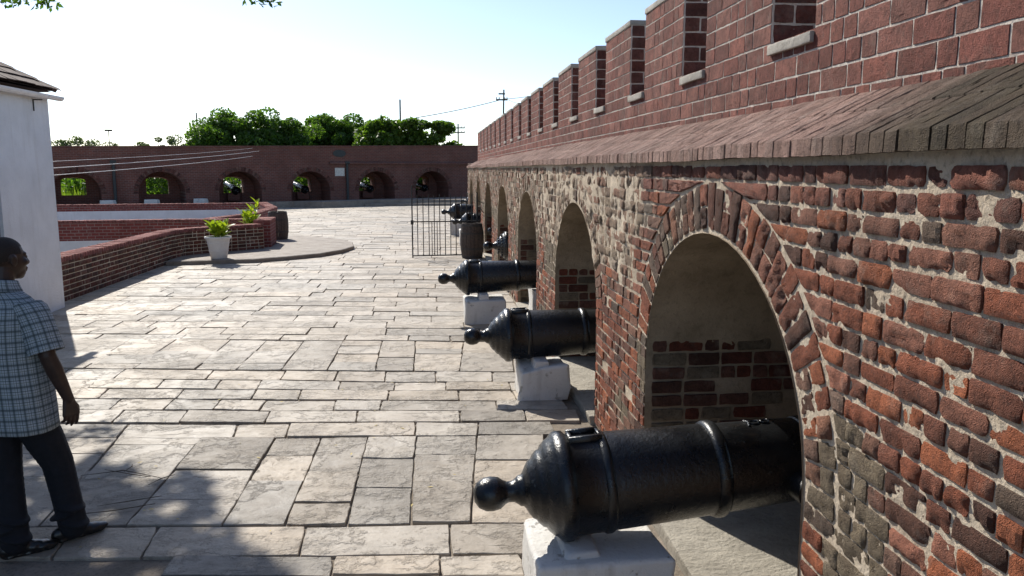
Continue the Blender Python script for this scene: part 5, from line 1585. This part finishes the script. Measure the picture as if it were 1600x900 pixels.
# trousers
bm = Balls()
limb(bm, [W3(-2.37, 4.50, .80), W3(-2.20, 4.45, .80)], [.112, .112])
limb(bm, [W3(-2.36, 4.495, .96), W3(-2.21, 4.455, .96)], [.09, .09])
ball(bm, W3(-2.29, 4.44, .80), (.12, .085, .10))
for hp, kn, an, s_ in ((HRr, KR, AR, 1), (HL, KL, AL, -1)):
    hp2 = hp + Vector((0, 0, -.06))
    limb(bm, [hp2, hp2.lerp(kn, .55), kn, kn.lerp(an, .5), an + Vector((0, 0, -.015))], [.112, .102, .084, .079, .078])
    for q, f in enumerate((.08, .2, .34)):
        c = an.lerp(kn, f) + Vector((.02 * (-1) ** q, -.02, -.01)); ball(bm, c, (.084, .082, .018), Matrix.Rotation(.3 * (-1) ** q, 3, 'Y'))
fuse(bm, 'trousers', 'trouser', man, .008, 3)
for heel, toe, an in ((W3(-2.13, 4.50, .0), W3(-1.945, 4.665, .0), AR), (W3(-2.325, 4.325, 0), W3(-2.13, 4.45, 0), AL)):
    bm = Balls()
    u = (toe - heel).normalized(); Rz = Matrix.Rotation(math.atan2(u.y, u.x), 3, 'Z')
    L = (toe - heel).length
    for f, w, h, zc in ((.1, .034, .045, .045), (.25, .037, .052, .05), (.42, .038, .048, .045), (.6, .043, .036, .036), (.78, .046, .028, .03), (.9, .038, .022, .026)):
        ball(bm, heel + u * L * f + Vector((0, 0, zc)), (.055, w, h), Rz)
    for f in (.12, .3, .5, .7, .88):
        ball(bm, heel + u * L * f + Vector((0, 0, .012)), (.045, .042 if f > .4 else .036, .013), Rz)
    limb(bm, [heel + u * L * .3 + Vector((0, 0, .06)), Vector((an.x, an.y, .11))], [.042, .04])
    fuse(bm, 'shoe', 'shoe', man, .006, 3)

# fallen leaves and twigs on the near paving
fl_ = MB(); rg = random.Random(31)
for _ in range(46):
    x, y = rg.uniform(-2.4, .7), rg.uniform(3.9, 8.5)
    s = rg.uniform(.012, .026); a = rg.uniform(0, 6.28); z = .008 + ground_rise(y)
    ux, uy = math.cos(a) * s, math.sin(a) * s
    fl_.add([(x - ux, y - uy, z), (x + uy * .35, y - ux * .35, z + .003), (x + ux, y + uy, z + .004), (x - uy * .35, y + ux * .35, z + .002)], [(0, 1, 2, 3)])
M['dryleaf'] = mat_plain('yellow_dry_leaf', (.40, .30, .07), .7, 0, 30, .4, .1)
tag(fl_.build('fallen_leaves', 'dryleaf'), 'tiny yellow fallen leaves scattered on the near paving', 'leaves', None, 'stuff')
tw = MB()
for a, b, c in (((-2.42, 5.52), (-2.15, 5.56), (-1.86, 5.42)), ((-2.3, 5.62), (-2.05, 5.47), (-1.93, 5.44)), ((-2.1, 4.98), (-1.9, 5.02), (-1.75, 5.1)), ((-2.2, 4.86), (-1.95, 4.88), (-1.75, 4.98)), ((-1.9, 5.3), (-1.84, 5.38), (-1.78, 5.47)), ((-2.15, 5.56), (-2.12, 5.63), (-2.14, 5.70))):
    tw.tube([(*a, .009), (*b, .02), (*c, .010)], [.0015, .0035, .002], 5)
tag(tw.build('twigs', 'bark', None, True), 'thin bare twigs lying in the joints of the paving near the man', 'twigs', None, 'stuff')
